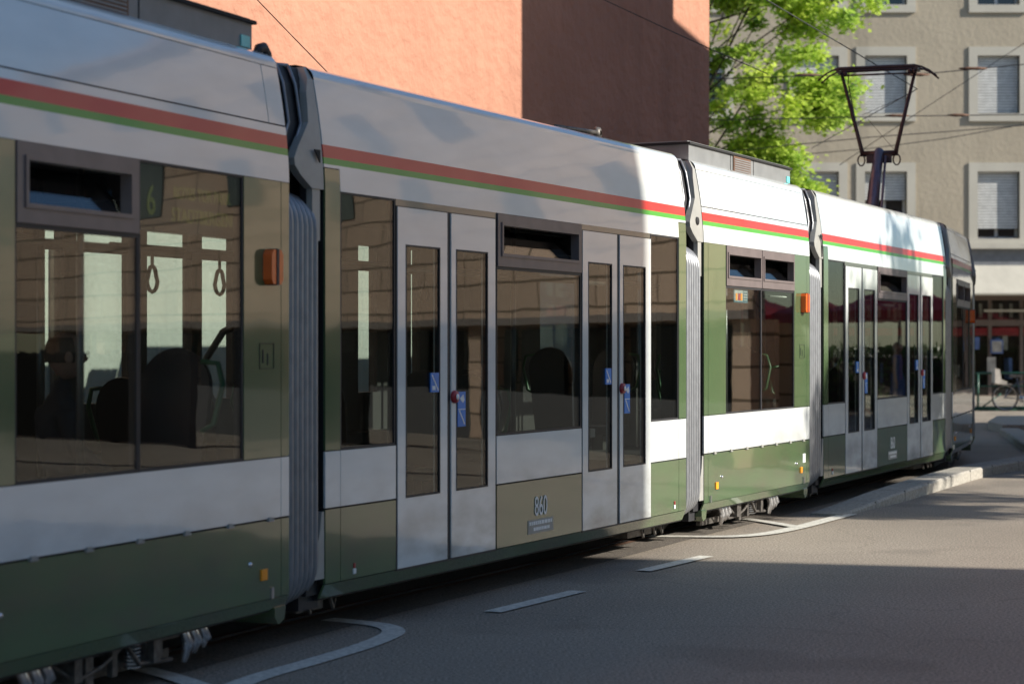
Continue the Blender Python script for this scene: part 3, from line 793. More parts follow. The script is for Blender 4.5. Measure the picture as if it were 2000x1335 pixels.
# ---- doors
def door_unit(k, s0, first):
    """two leaves, each with a tall pane"""
    base = empty_part = MM(k)
    for j, (a, c) in enumerate(((s0 + .012, s0 + .636), (s0 + .690, s0 + 1.302))):
        b = MB(); zl, zh = .300, 2.444; g0, g1 = (a + .095, c - .095) if j == 0 else (a + .062, c - .108)
        zz0, zz1 = .713, 2.224; y0, y1 = -.002, .045
        for (p, q, r_, u) in ((a, c, zl, zz0), (a, c, zz1, zh), (a, g0, zz0, zz1), (g1, c, zz0, zz1)): b.box(p, q, y0, y1, r_, u, 0)
        frame_ring(b, g0, g1, zz0, zz1, .010, -.004, .03, 1)
        leaf = b.build('door', ['white', 'rubber'], tram, base)
        glassbox(g0 + .01, g1 - .01, zz0 + .01, zz1 - .01, .004).build('door_window', 'glass', leaf)
        if j == 0:
            st = MB(); st.box(g1 - .125, g1 - .02, -.006, .002, 1.336, 1.455, 0)
            st.prism([(g1 - .118, 1.44), (g1 - .108, 1.444), (g1 - .03, 1.35), (g1 - .04, 1.346)], -.008, -.005, 1)
            st.box(g1 - .11, g1 - .07, -.008, -.005, 1.35, 1.375, 1)
            st.build('sticker', ['blue', 'paper'], leaf)
        else:
            st = MB(); st.box(g0 + .018, g0 + .122, -.006, .002, 1.113, 1.332, 0)
            st.prism([(g0 + .03, 1.212), (g0 + .042, 1.216), (g0 + .112, 1.13), (g0 + .10, 1.126)], -.008, -.005, 1)
            st.prism([(g0 + .04, 1.29), (g0 + .09, 1.315), (g0 + .105, 1.28), (g0 + .085, 1.262), (g0 + .06, 1.275)], -.008, -.005, 1)
            st.box(g0 + .022, g0 + .118, -.008, -.005, 1.219, 1.224, 1)
            st.build('sticker', ['blue', 'paper'], leaf)
            bt = MB(); bt.lathe([(0, -.030), (.022, -.030), (.024, -.022), (.036, -.024), (.040, -.014), (.040, 0)], 20, 0, 'y', (a + .032, 0, 1.302))
            bt.lathe([(0, -.033), (.018, -.033), (.02, -.028)], 16, 1, 'y', (a + .032, 0, 1.302))
            bt.build('door_button', ['redbtn', 'paper'], leaf)
            gh = MB(); gh.tube([(a + .05, .04, 1.0), (a + .05, .075, 1.05), (a + .05, .075, 1.7), (a + .05, .04, 1.75)], .014, 8); gh.build('door_handle', 'pole', leaf)
    sb_ = MB(); sb_.box(s0 + .637, s0 + .689, .006, .045, .300, 2.448); sb_.box(s0, s0 + .011, .002, .05, .296, 2.45); sb_.box(s0 + 1.303, s0 + 1.318, .002, .05, .296, 2.45)
    sb_.box(s0, s0 + 1.318, .01, .05, 2.445, 2.451); sb_.box(s0 + .0, s0 + 1.318, .0, .05, .288, .298)
    sb_.build('door_seal', 'rubber', tram, base)
for k in 'BD':
    door_unit(k, .805, True); door_unit(k, 3.492, False)
    window(k, .168, .795); window(k, 4.800, 5.392)
    window(k, 2.135, 3.485, hop=True, wl=.07, wr=.07)
# thin seams beside the centre panel
# ---- fleet number and small plate
for k in 'BD':
    m4 = MM(k) @ Matrix.Translation((2.80, -.004, .525)) @ Matrix.Rotation(R(90), 4, 'X')
    text_mesh('860', .185, 'fleet_number', 'number', tram, m4, sx=.74)
    pl = MB(); pl.box(2.60, 3.00, -.003, .002, .350, .443); o = pl.build('notice_plate', 'plate', tram, MM(k))
    pl = MB(); 
    rr = random.Random(4); s = 2.615
    while s < 2.975:
        w_ = rr.uniform(.018, .045); pl.box(s, min(2.985, s + w_), -.0055, -.002, .408, .432); s += w_ + .008
    s = 2.68
    while s < 2.90:
        w_ = rr.uniform(.018, .045); pl.box(s, s + w_, -.0055, -.002, .368, .390); s += w_ + .008
    pl.build('small_print', 'number', o)

# ---- lamps, reflectors and small fittings of the wheel modules
for k in 'ACE':
    b = MB(); s = 2.70
    b.prism([(s - .06, 1.965), (s - .04, 1.94), (s + .04, 1.94), (s + .06, 1.965), (s + .06, 2.095), (s + .04, 2.12), (s - .04, 2.12), (s - .06, 2.095)], -.052, .004, 0)
    b.box(s - .012, s + .012, -.056, .0, 1.935, 2.125, 1)
    b.build('direction_indicator', ['orange_lens', 'rubber'], tram, MM(k))
    for s in (.30, 2.64):
        b = MB(); b.box(s - .03, s + .03, -.010, .002, .405, .462); b.build('reflector', 'orange_mark', tram, MM(k))
    b = MB(); b.box(2.60, 2.75, -.003, .002, 1.50, 1.503); b.box(2.60, 2.75, -.003, .002, 1.63, 1.633); b.box(2.60, 2.603, -.003, .002, 1.50, 1.633); b.box(2.747, 2.75, -.003, .002, 1.50, 1.633)
    b.box(2.63, 2.64, -.003, .002, 1.53, 1.6); b.box(2.68, 2.688, -.003, .002, 1.52, 1.58)
    b.build('service_flap', 'seam', tram, MM(k))
    b = MB()
    for (s, z) in ((.43, .50), (2.50, .50)):
        b.lathe([(0, -.014), (.011, -.012), (.014, 0)], 10, 0, 'y', (s, 0, z))
    b.box(2.71, 2.735, -.012, .002, .30, .36); b.box(.13, .155, -.012, .002, .30, .36)
    b.build('latch', 'bright_steel', tram, MM(k))
    for s in (0.0, 2.80):                                     # step brackets under the corners
        b = MB(); b.prism([(s, .24), (s + .12, .24), (s + .10, .17), (s + .04, .15), (s, .19)], .02, .30)
        b.build('corner_bracket', 'green', tram, MM(k))
b = MB(); b.box(2.70, 2.78, -.003, .003, .50, .585); b.build('white_sticker', 'paper', tram, MM('C'))
for k, s in (('B', .30), ('B', 5.28), ('D', .30)):
    b = MB(); b.box(s, s + .028, -.006, .002, .325, .355, 0); b.box(s + .006, s + .022, -.006, .002, .358, .385, 1); b.build('small_sticker', ['paper', 'redbtn'], tram, MM(k))
# poster inside the window of the middle wheel module
b = MB(); b.box(.80, 1.17, .022, .026, 2.0, 2.12, 0); b.box(.815, 1.03, .019, .022, 2.012, 2.108, 1)
for (s, z, r_, m_) in ((.86, 2.06, .02, 2), (.93, 2.055, .025, 3), (.99, 2.06, .02, 2)):
    b.box(s - r_, s + r_, .016, .019, 2.02, z + r_, m_)
for i in range(4): b.box(1.05, 1.15, .019, .022, 2.02 + i * .024, 2.03 + i * .024, 1)
b.build('poster', [plain('poster_teal', (.07, .22, .30), .6), plain('poster_pale', (.55, .6, .62), .6), 'orange_mark', 'redbtn'], tram, MM('C'))

# ---- bellows between the modules
def arch(y0, z0, z1, r, n=7, yw=W):
    """rounded rectangle profile round the tram section, in (y,z)"""
    pts = []
    for (cy, cz, a0) in ((y0 + r, z0 + r, 180), (yw - y0 - r, z0 + r, 270), (yw - y0 - r, z1 - r, 0), (y0 + r, z1 - r, 90)):
        for i in range(n): pts.append((cy + r * math.cos(R(a0 + 90 * i / (n - 1))), cz + r * math.sin(R(a0 + 90 * i / (n - 1)))))
    return pts
def bellows(k0, k1):
    L = LEN[k0]; m0, m1 = modmat(k0), modmat(k1); i0 = m0.inverted(); b = MB(); n = 6
    def between(t, y, z): return i0 @ (m0 @ Vector((L, y, z))).lerp(m1 @ Vector((0, y, z)), t)
    for i in range(n):
        t = .06 + .86 * i / n; ins = .012 + .002 * i
        b.tube([between(t, p, q) for (p, q) in arch(ins, .20 + .006 * i, 2.475 - .006 * i, .19)], .022, 8, 0, closed=True)
        b.tube([between(t + .07, p, q) for (p, q) in arch(ins + .03, .23 + .006 * i, 2.445 - .006 * i, .19)], .018, 6, 1, closed=True)
    for (yy, zb, zt) in ((.10, .28, 2.42), (.17, 2.3, 3.02)):
        cs = [(yy, zb), (W - yy, zb), (W - yy, zt), (yy, zt)]
        for j in range(4):
            if yy > .15 and j == 0: continue
            if yy < .15 and j == 2: continue
            (ya, za), (yb, zb_) = cs[j], cs[(j + 1) % 4]
            b.poly([between(-.05, ya, za), between(-.05, yb, zb_), between(1.05, yb, zb_), between(1.05, ya, za)], 1)
    b.build('bellows', ['silver', 'rubber'], tram, MM(k0))
    b = MB()
    for i in range(4):                                        # folds beside the fairing, each set a little deeper
        l = -.135 - .10 * i; yo = .045 + .016 * i
        pts = [(l, 3.165), (l, 2.84), (l - .17, 2.60)]
        zs = [3.165, 3.06, 2.95, 2.84, 2.72, 2.60]
        def lx(z): return l if z >= 2.84 else l - .17 * (2.84 - z) / .24
        for z0, z1 in zip(zs[:-1], zs[1:]):
            b.prism([(-.01, z0), (lx(z0), z0), (lx(z1), z1), (-.01, z1)], yo + .004, yo + .012, 1, py)
        b.tube([(lx(z), yo + py(z), z) for z in zs], .010, 6, 0)
        b.tube([(l, yo + py(3.165), 3.165), (l, yo + .25, 3.185), (l, W - .3, 3.185), (l, W - .15, 3.1)], .012, 6, 0)
        b.box(l, l + .09, .25, W - .2, 3.15, 3.165, 1)
    b.build('upper_bellows', ['silver', 'rubber'], tram, MM(k1))
def fairing(k, style):
    b = MB()
    poly = [(-.006, 3.17), (-.03, 3.17), (-.095, 3.02), (-.12, 2.85), (-.29, 2.66), (-.305, 2.62), (-.285, 2.575), (-.13, 2.485), (-.004, 2.485)]
    b2 = []
    zs = [3.17, 3.1, 3.02, 2.93, 2.85, 2.78, 2.70, 2.64, 2.60, 2.55, 2.485]
    def left(z):
        q = poly[1:8]
        for i in range(len(q) - 1):
            (x0, z0), (x1, z1) = q[i], q[i + 1]
            if z1 <= z <= z0: return x0 + (x1 - x0) * (z0 - z) / (z0 - z1)
        return q[-1][0]
    for i in range(len(zs) - 1):
        z0, z1 = zs[i], zs[i + 1]
        b.prism([(-.006, z0), (left(z0), z0), (left(z1), z1), (-.006, z1)], .0, .05, 0, lambda z: py(z) + .004)
    b.box(-.115, -.035, .012, .06, 2.20, 2.488, 0)
    if style == 0: b.prism([(-.115, 2.70), (-.055, 2.70), (-.055, 2.63), (-.09, 2.67)], -.004, .004, 1)
    elif style == 1: b.lathe([(0, -.004), (.033, -.004), (.036, .006)], 18, 1, 'y', (-.13, .008, 2.655))
    else: b.prism([(-.125, 2.72), (-.05, 2.72), (-.05, 2.50), (-.07, 2.50), (-.07, 2.66)], -.004, .004, 1)
    b.build('roof_fairing', ['bracket', 'seam'], tram, MM(k))
    b = MB()
    b.box(-.12, -.004, .05, .09, .24, 2.5, 0); b.box(-.135, -.10, .03, .06, .45, 2.2, 0)
    b.prism([(-.10, .33), (-.004, .33), (-.004, .70), (-.03, .70), (-.045, .60), (-.095, .47)], .004, .04, 1)
    b.box(-.15, .05, .08, .3, .16, .30, 0)
    b.build('gangway_pillar', ['rubber', 'bracket'], tram, MM(k))
for i, (k0, k1) in enumerate(zip('ABCDE', 'BCDEF')):
    bellows(k0, k1)
for k, s in zip('BCDEF', (0, 1, 2, 2, 0)): fairing(k, s)

# ---- equipment on the roof
def roof_box(k, vent=1.3):
    b = MB(); s0, s1, y0, y1, z1 = .06, 2.80, .16, 2.14, 3.35
    b.box(s0, s1, y0, y1, 3.12, z1 - .03, 0); b.box(s0 - .02, s1 + .02, y0 - .02, y1 + .02, z1 - .03, z1 - .012, 1); b.box(s0, s1, y0 + .01, y1 - .01, z1 - .012, z1, 0)
    for s in (1.10, 1.72): b.box(s - .004, s + .004, y0 - .003, y0 + .002, 3.12, z1 - .03, 1)
    o = b.build('roof_unit', ['roofgrey', 'seam'], tram, MM(k))
    b = MB(); b.box(1.16, 1.62, y0 - .010, y0 - .003, 3.15, 3.315, 0)
    for i in range(7): b.box(1.18, 1.60, y0 - .014, y0 - .009, 3.165 + i * .02, 3.175 + i * .02, 1)
    b.build('vent_grille', ['rust', 'roofgrey'], o)
    b = MB(); b.box(2.68, 2.77, y0 - .008, y0 - .001, 3.19, 3.25); b.build('unit_label', plain('cyan_label', (.15, .6, .6), .4) if 'cyan' not in M else M['cyan'], o)
    b = MB()
    for i in range(5): b.box(.1 + i * .54, .5 + i * .54, .3, 2.0, z1 + .001, z1 + .006 + .005 * (i % 2), 0)
    b.build('unit_lid', 'roofgrey', o)
for k in 'AC': roof_box(k)
b = MB()
for i in range(60):
    s = 4.3 + random.uniform(0, 1.1); y = random.uniform(.9, 2.1)
    b.tube([(s, y, 3.14), (s + random.uniform(-.06, .06), y + random.uniform(-.1, .1), 3.14 + random.uniform(.05, .17)), (s + random.uniform(-.1, .1), y + random.uniform(-.15, .15), 3.15)], .008, 4)
b.box(4.2, 5.5, .9, 2.1, 3.13, 3.24)
b.build('cable_tray', 'roofdark', tram, MM('B'))
b = MB(); b.tube([(4.1, .5, 3.2), (4.1, .5, 3.27), (4.75, .42, 3.28)], .018, 8); b.lathe([(.02, -.02), (.045, -.01), (.05, .02), (.02, .04)], 14, 0, 'y', (4.75, .42, 3.28)); b.build('signal_horn', 'steel', tram, MM('B'))
b = MB(); b.tube([(2.83, .15, 3.165), (2.86, .15, 3.20), (2.90, .15, 3.21), (2.935, .15, 3.18), (2.955, .15, 3.10)], [.02, .028, .032, .032, .028], 10); b.build('gutter_horn', 'rubber', tram, MM('A'))

# ---- bogies
def bogie(k, first=None):
    mk = MM(k)
    b = MB(); cx = 1.46
    b.box(.55, 2.37, .34, .46, .13, .24, 0); b.box(.55, 2.37, W - .46, W - .34, .13, .24, 0)
    b.box(cx - .25, cx + .25, .4, W - .4, .14, .30, 0)
    for s in (cx - .35, cx + .30): b.box(s, s + .06, .10, .40, .10, .26, 0)
    o = b.build('bogie_frame', 'steel', tram, mk)
    for s in (cx - .90, cx + .90):
        for y in (.60, W - .68):
            b = MB(); b.lathe([(0, .0), (.10, -.005), (.11, .02), (.22, .03), (.235, .0), (.285, .0), (.285, .07), (.315, .075), (.315, .10), (0, .10)], 28, 0, 'y', (s, y, .285))
            b.build('wheel', 'steel', o)
    for s in (cx - .70, cx + .62):                               # steel sand pipes and brake hangers near the skirt
        b = MB()
        for d in (0, .085, .17):
            b.tube([(s + d, .16, .30), (s + d - .015, .13, .22), (s + d + .02, .12, .15), (s + d, .13, .055 + d * .4)], [.02, .028, .03, .014], 8)
            b.ball((s + d + .005, .125, .15), .034, 0, 8, 6, (.6, .6, 1.5))
        b.build('sand_pipe', 'bright_steel', o)
    b = MB()
    for i in range(9): b.tube([(cx + .22 + .035 * math.cos(a), .17 + .035 * math.sin(a), .09 + i * .018) for a in [0, 1.05, 2.1, 3.14, 4.19, 5.24]], .006, 5, closed=True)
    b.build('spring', 'bright_steel', o)
    b = MB(); b.box(cx - .22, cx - .16, .13, .16, .06, .26); 
    b.box(cx + .28, cx + .44, .14, .24, .09, .20)
    b.tube([(cx - .5, .15, .22), (cx - .3, .13, .10), (cx - .1, .13, .14), (cx + .1, .13, .22), (cx + .2, .12, .11), (cx + .5, .13, .09)], .012, 6)
    b.box(cx - .02, cx + .02, .12, .15, .08, .24)
    b.box(cx - .75, cx + .75, .30, .34, .045, .10)
    b.build('brake_gear', 'steel', o)
    return o
bo = bogie('A')
for k in 'CE': copy_tree(bo, None, MM(k)).parent = tram
for k in 'CE': pass
# underfloor gear hanging from the door modules
for k in 'BD':
    b = MB(); b.box(.5, 5.0, .35, W - .35, .13, .22); b.box(5.0, 5.5, .28, .8, .10, .22)
    for s in (.1, .35, 5.05, 5.3, 5.45): b.tube([(s, .2, .22), (s + .03, .18, .11), (s + .08, .2, .16)], .012, 5)
    b.box(.02, .3, .2, .5, .12, .2)
    b.build('underframe', 'steel', tram, MM(k))
# ---- pantograph on the rear wheel module
pm = MM('E')
b = MB(); b.box(.9, 2.4, .75, 1.55, 3.14, 3.24)
for (s, y) in ((1.0, .8), (1.0, 1.5), (2.3, .8), (2.3, 1.5)): b.lathe([(.05, 0), (.06, .03), (.035, .05), (.06, .07), (.035, .09), (.05, .12)], 12, 0, 'z', (s, y, 3.24))
b.tube([(.9, .8, 3.38), (2.4, .8, 3.38), (2.4, 1.5, 3.38), (.9, 1.5, 3.38)], .03, 8, closed=True)
pb = b.build('pantograph_base', 'panto_arm', tram, pm)
KN = (1.72, 1.15, 4.28)
b = MB(); b.tube([(.98, 1.15, 3.38), (1.25, 1.15, 3.78), KN], [.085, .08, .065], 12)
b.tube([(.9, 1.02, 3.38), (1.62, 1.05, 4.2)], .018, 8)
lower = b.build('pantograph_arm', 'panto_arm', pb)
b = MB(); hy = .22
b.tube([(1.72, 1.15 - hy, 4.25), (1.72, 1.15 + hy, 4.25)], .04, 10)
b.prism([(1.69, 4.26), (1.75, 4.26), (1.75, 4.12), (1.69, 4.12)], .98, 1.32)
HZ = 5.42; HS = 1.62
for sg in (-1, 1):
    y0 = 1.15 + sg * hy; y1 = 1.15 + sg * .50
    b.tube([(1.72, y0, 4.22), (1.70, y0 + sg * .02, 4.32), (HS, y1, HZ - .06)], [.035, .030, .022], 8)
    ring = [(1.70 + .0 * math.cos(a), y0 + sg * .02 + .048 * math.cos(a), 4.16 + .075 * math.sin(a)) for a in [i * .628 for i in range(10)]]
    b.tube(ring, .011, 6, closed=True)
b.tube([(1.74, 1.15 + .42, 5.20), (1.74, 1.15 + .26, 4.36)], .009, 6); b.tube([(HS + .06, 1.57, 5.20), (HS, 1.55, 5.36)], .008, 6)
b.tube([(HS, 1.15 - .52, HZ - .10), (HS, 1.15 + .50, HZ - .10)], .012, 8)
b.tube([(1.70, .70, 5.06), (1.70, 1.38, 4.98 - .2)], .004, 4); b.tube([(1.7, .95, 4.3), (1.7, 1.3, 4.72)], .004, 4)
fr_ = b.build('pantograph_frame', 'panto', pb)
b = MB()
for ds in (-.14, .14):
    pts = []
    for i in range(17):
        y = 1.15 - .80 + 1.6 * i / 16; e = max(0, abs(y - 1.15) - .52)
        pts.append((HS + ds, y, HZ - .02 - 1.6 * e * e - .10 * e))
    b.tube(pts, [.012 if (i < 3 or i > 13) else .023 for i in range(17)], 6)
for y in (.62, 1.68): b.box(HS - .16, HS + .16, y - .02, y + .02, HZ - .07, HZ - .035)
for y in (.66, .72, 1.6): b.ball((HS + random.uniform(-.05, .05), y, HZ - .08), .035, 0, 8, 6)
b.build('collector_head', 'panto', pb)

# ---- interior: seats, poles, straps, ticket machine, destination display
def seat(b, hx=0.0):
    """bus-type seat: rounded back, cushion, pedestal, grab handle; faces +x"""
    n = 14
    for (dx, m_) in ((0, 0),):
        ring = []
        for i in range(n + 1):
            a = math.pi * i / n; ring.append((.215 * math.cos(a), .60 + .22 * math.sin(a)))
        prof = [(-.20, .05)] + [(-y, z) for (y, z) in ring][::1] + [(.20, .05)]
        prof = [(.19, .04)] + ring + [(-.19, .04)]
        m4 = Matrix.Rotation(R(-9), 4, 'Y')
        i0 = len(b.v); k = len(prof)
        for th in (0, .035):
            for (y, z) in prof: b.v.append(tuple(m4 @ Vector((-th, y, z))))
        b.f.append([i0 + q for q in range(k)]); b.m.append(0); b.sm.append(False)
        b.f.append([i0 + k + q for q in range(k)][::-1]); b.m.append(0); b.sm.append(False)
        for q in range(k):
            q2 = (q + 1) % k; b.f.append([i0 + q, i0 + k + q, i0 + k + q2, i0 + q2]); b.m.append(0); b.sm.append(False)
    b.box(0, .42, -.21, .21, -.03, .05, 0); b.box(.12, .30, -.06, .06, -.45, -.03, 2)
    b.tube([(-.10, .16, .74), (-.14, .24, .73), (-.12, .28, .62), (-.06, .26, .42), (-.04, .20, .38)], .015, 8, 1)
sm_ = MB(); seat(sm_); seat0 = sm_.build('seat', ['seatshell', 'seatgreen', 'pole'], tram, Matrix())
def place_seat(k, s, y, z, rz=0, used=[False]):
    o = seat0 if not used[0] else seat0.copy()
    if used[0]: C.objects.link(o)
    used[0] = True
    o.matrix_local = MM(k) @ Matrix.Translation((s, y, z)) @ Matrix.Rotation(R(rz), 4, 'Z')
for (k, s, y, z, rz) in (('A', 2.05, 1.30, .80, 0), ('A', 2.05, 1.80, .80, 0), ('A', 1.15, 1.80, .80, 0), ('A', 2.35, .42, .80, 180), 
                         ('B', .62, 1.75, .62, 0), ('B', 1.28, 1.75, .62, 0), ('B', 2.20, 1.75, .62, 0), ('B', 2.9, 1.75, .62, 0), ('B', 2.75, .45, .62, 0), ('B', 4.2, 1.75, .62, 180), ('B', 5.0, 1.75, .62, 180), ('B', 4.1, 1.2, .55, 180),
                         ('C', .95, .48, .80, 0), ('C', 2.2, .48, .80, 180), ('C', .95, 1.8, .80, 0), ('C', 2.2, 1.8, .80, 180),
                         ('D', .8, 1.75, .62, 0), ('D', 2.8, .5, .62, 0), ('D', 2.8, 1.75, .62, 0), ('D', 4.8, 1.75, .62, 0)): place_seat(k, s, y, z, rz)
for k, spots in (('A', ((1.50, .34), (2.45, 1.25))), ('B', ((.72, .35), (2.2, .45), (1.97, 1.7), (3.4, .5), (4.9, .35))), ('C', ((1.5, .35), (2.5, 1.2))), ('D', ((.72, .35), (2.2, .45), (3.4, .5)))):
    for (s, y) in spots:
        b = MB(); b.tube([(s, y, .36), (s, y, 2.56)], .019, 10); b.build('grab_pole', 'pole', tram, MM(k))
for k in 'ABCD':
    b = MB(); L = LEN[k]; b.tube([(.1, 1.55, 2.22), (L - .1, 1.55, 2.22)], .018, 8); b.tube([(.1, .6, 2.12), (L - .1, .6, 2.12)], .018, 8); b.build('hand_rail', 'pole', tram, MM(k))
for k, s, y in (('B', .51, 1.55), ('B', 1.23, 1.55), ('B', 1.75, 1.55), ('B', 4.0, 1.55), ('A', 2.3, 1.55), ('A', 1.3, .6), ('C', 1.2, .6)):
    b = MB(); b.box(s - .012, s + .012, y - .004, y + .004, 2.10, 2.22)
    ring = [(s + .055 * math.sin(a) * (1 if math.cos(a) < 0 else .75), y, 2.03 + .08 * math.cos(a)) for a in [i * .45 for i in range(14)]]
    b.tube(ring, .013, 6, closed=True); b.build('hanging_strap', 'rubber', tram, MM(k))
b = MB(); b.box(1.95, 2.12, 1.55, 1.85, .36, 1.62); b.box(1.98, 2.2, 1.5, 1.8, 1.25, 1.55); b.build('ticket_machine', 'rubber', tram, MM('B'))
b = MB()                                                          # curved partition rails by the gangway
b.tube([(.50, .25, 1.95), (.42, .55, 1.9), (.32, .9, 1.7), (.28, 1.1, 1.4), (.28, 1.15, .5)], .022, 8); b.tube([(2.55, 1.9, 1.75), (2.35, 1.8, 1.7), (2.2, 1.7, 1.5), (2.2, 1.7, .5)], .022, 8)
b.build('partition_rail', 'pole', tram, MM('B'))
# side destination display behind the second window of the first module
b = MB(); b.box(1.60, 2.60, .10, .16, 2.17, 2.50, 0); dd = b.build('destination_display', 'rubber', tram, MM('A'))
def led(txt, size, s, z, sx):
    text_mesh(txt, size, 'display_text', 'led', dd, Matrix.Translation((s, .096, z)) @ Matrix.Rotation(R(90), 4, 'X'), sx)
led('6', .20, 1.73, 2.31, .8); led('ROTES TOR PARK', .085, 2.20, 2.365, .8); led('STADTBERGEN', .095, 2.20, 2.255, .9)

# ------------------------------------------------------------------ overhead wires
def wire(name, pts, r, label, group=None, parent_mat='wire'):
    b = MB(); b.tube([Vector(p) for p in pts], r, 6); o = b.build(name, parent_mat)
    return tag(o, label, 'wire', group)
def at(px, py_, Y): return Vector(((px - 1000) / F * Y, Y, CAMH + (675 - py_) / F * Y))
head = (MM('E')).copy(); headp = modmat('E') @ Vector((HS, 1.15, HZ + .012))
d_ = Vector((2.1, 4.9, 0)).normalized()
wire('contact_wire', [headp - d_ * 22, headp - d_ * 10 + Vector((0, 0, .02)), headp, headp + d_ * 2.6, headp + d_ * 2.6 + Vector((-.2, 9, .02))], .008, 'overhead contact wire running above the tram to the pantograph head')
wire('span_wire', [at(1380, 155, 38), at(1590, 148, 38), at(1820, 143, 38), at(2000, 126, 38), at(2500, 80, 38)], .010, 'upper span wire with insulator behind the pantograph head')
wire('span_wire', [at(1380, 235, 41), at(1760, 227, 41), at(2000, 224, 41), at(2500, 215, 41)], .010, 'level span wire passing just below the upper shuttered windows')
wire('span_wire', [at(1380, 300, 44), at(1700, 268, 44), at(1850, 257, 44), at(2000, 245, 44), at(2500, 205, 44)], .010, 'thin wire rising to the right across the apartment house')
wire('span_wire', [at(1380, 318, 47), at(1700, 290, 47), at(1850, 270, 47), at(2000, 243, 47), at(2500, 160, 47)], .010, 'lowest thin wire rising across the apartment house')
wire('span_wire', [at(1640, 322, 40), at(1790, 222, 40), at(2000, 85, 40), at(2300, -110, 40)], .007, 'steep dark strand standing for a wire shadow between the two right window columns')  # shadow of a wire on the house, built as a dark strand
wire('span_wire', [at(430, -75, 15.5), at(565, 65, 15.5), at(640, 142, 15.5), at(700, 210, 15.6)], .004, 'slack wire in front of the sunlit terracotta wall')
wire('span_wire', [at(1000, -85, 26), at(1180, 0, 26), at(1300, 56, 26), at(1392, 98, 26), at(1500, 145, 27)], .007, 'wire crossing the shaded corner of the terracotta wall')
def fitting(p, L, label):
    b = MB(); b.tube([Vector((-L / 2, 0, 0)), Vector((-L / 6, 0, 0)), Vector((0, 0, 0)), Vector((L / 6, 0, 0)), Vector((L / 2, 0, 0))], [.012, .035, .03, .035, .012], 8)
    o = b.build('wire_insulator', 'rust'); o.location = p; tag(o, label, 'insulator')
fitting(at(1900, 134, 38), .55, 'dark insulator on the upper span wire by the right shutters')
fitting(at(1872, 225, 41), .45, 'dark insulator on the level span wire right of the pantograph')
fitting(at(1790, 146, 37.8), .5, 'reddish clamp on the span wire beside the pantograph horn')
fitting(at(1752, 226, 40.8), .5, 'dark clamp on the level span wire behind the pantograph arm')
fitting(at(1577, 147, 38.05), .5, 'dark clamp on the upper span wire in front of the maple crown')
#@@PEOPLE
# ------------------------------------------------------------------ people
def skinned(name, verts, edges, radii, mat, parent=None, root=0, sub=2, mat4=None):
    me = bpy.data.meshes.new(name); bm = bmesh.new(); lay = bm.verts.layers.skin.verify()
    vs = [bm.verts.new(v) for v in verts]
    for i, v in enumerate(vs):
        r_ = radii[i]; v[lay].radius = (r_, r_) if not isinstance(r_, tuple) else r_
        v[lay].use_root = (i == root)
    for a, c in edges: bm.edges.new((vs[a], vs[c]))
    bm.to_mesh(me); bm.free()
    o = bpy.data.objects.new(name, me); C.objects.link(o)
    md = o.modifiers.new('skin', 'SKIN'); md.branch_smoothing = .4; md.use_smooth_shade = True
    s2 = o.modifiers.new('sub', 'SUBSURF'); s2.levels = sub; s2.render_levels = sub
    bpy.context.view_layer.update()
    m2 = bpy.data.meshes.new_from_object(o.evaluated_get(bpy.context.evaluated_depsgraph_get()))
    o.modifiers.clear(); o.data = m2; m2.name = name
    m2.materials.clear(); m2.materials.append(M[mat])
    if parent is not None: o.parent = parent
    if mat4 is not None: o.matrix_local = mat4
    return o
def hand(verts, edges, rad, wrist, d, side, palm_up=Vector((0, 0, 1))):
    """palm and five bent fingers grown from the wrist vertex index"""
    d = d.normalized(); w_ = verts[wrist]; s = side.normalized(); n = d.cross(s).normalized()
    p = len(verts); verts.append(w_ + d * .045); rad.append((.036, .016)); edges.append((wrist, p))
    for i, (off, L) in enumerate(((.028, .068), (.010, .078), (-.010, .072), (-.027, .056))):
        a = len(verts); base = w_ + d * .09 + s * off
        verts += [base, base + d * L * .5 - n * .008, base + d * L * .85 - n * .03]; rad += [.0095, .0088, .0075]
        edges += [(p, a), (a, a + 1), (a + 1, a + 2)]
    a = len(verts); verts += [w_ + d * .04 + s * .04, w_ + d * .075 + s * .058 - n * .01]; rad += [.011, .009]; edges += [(p, a), (a, a + 1)]
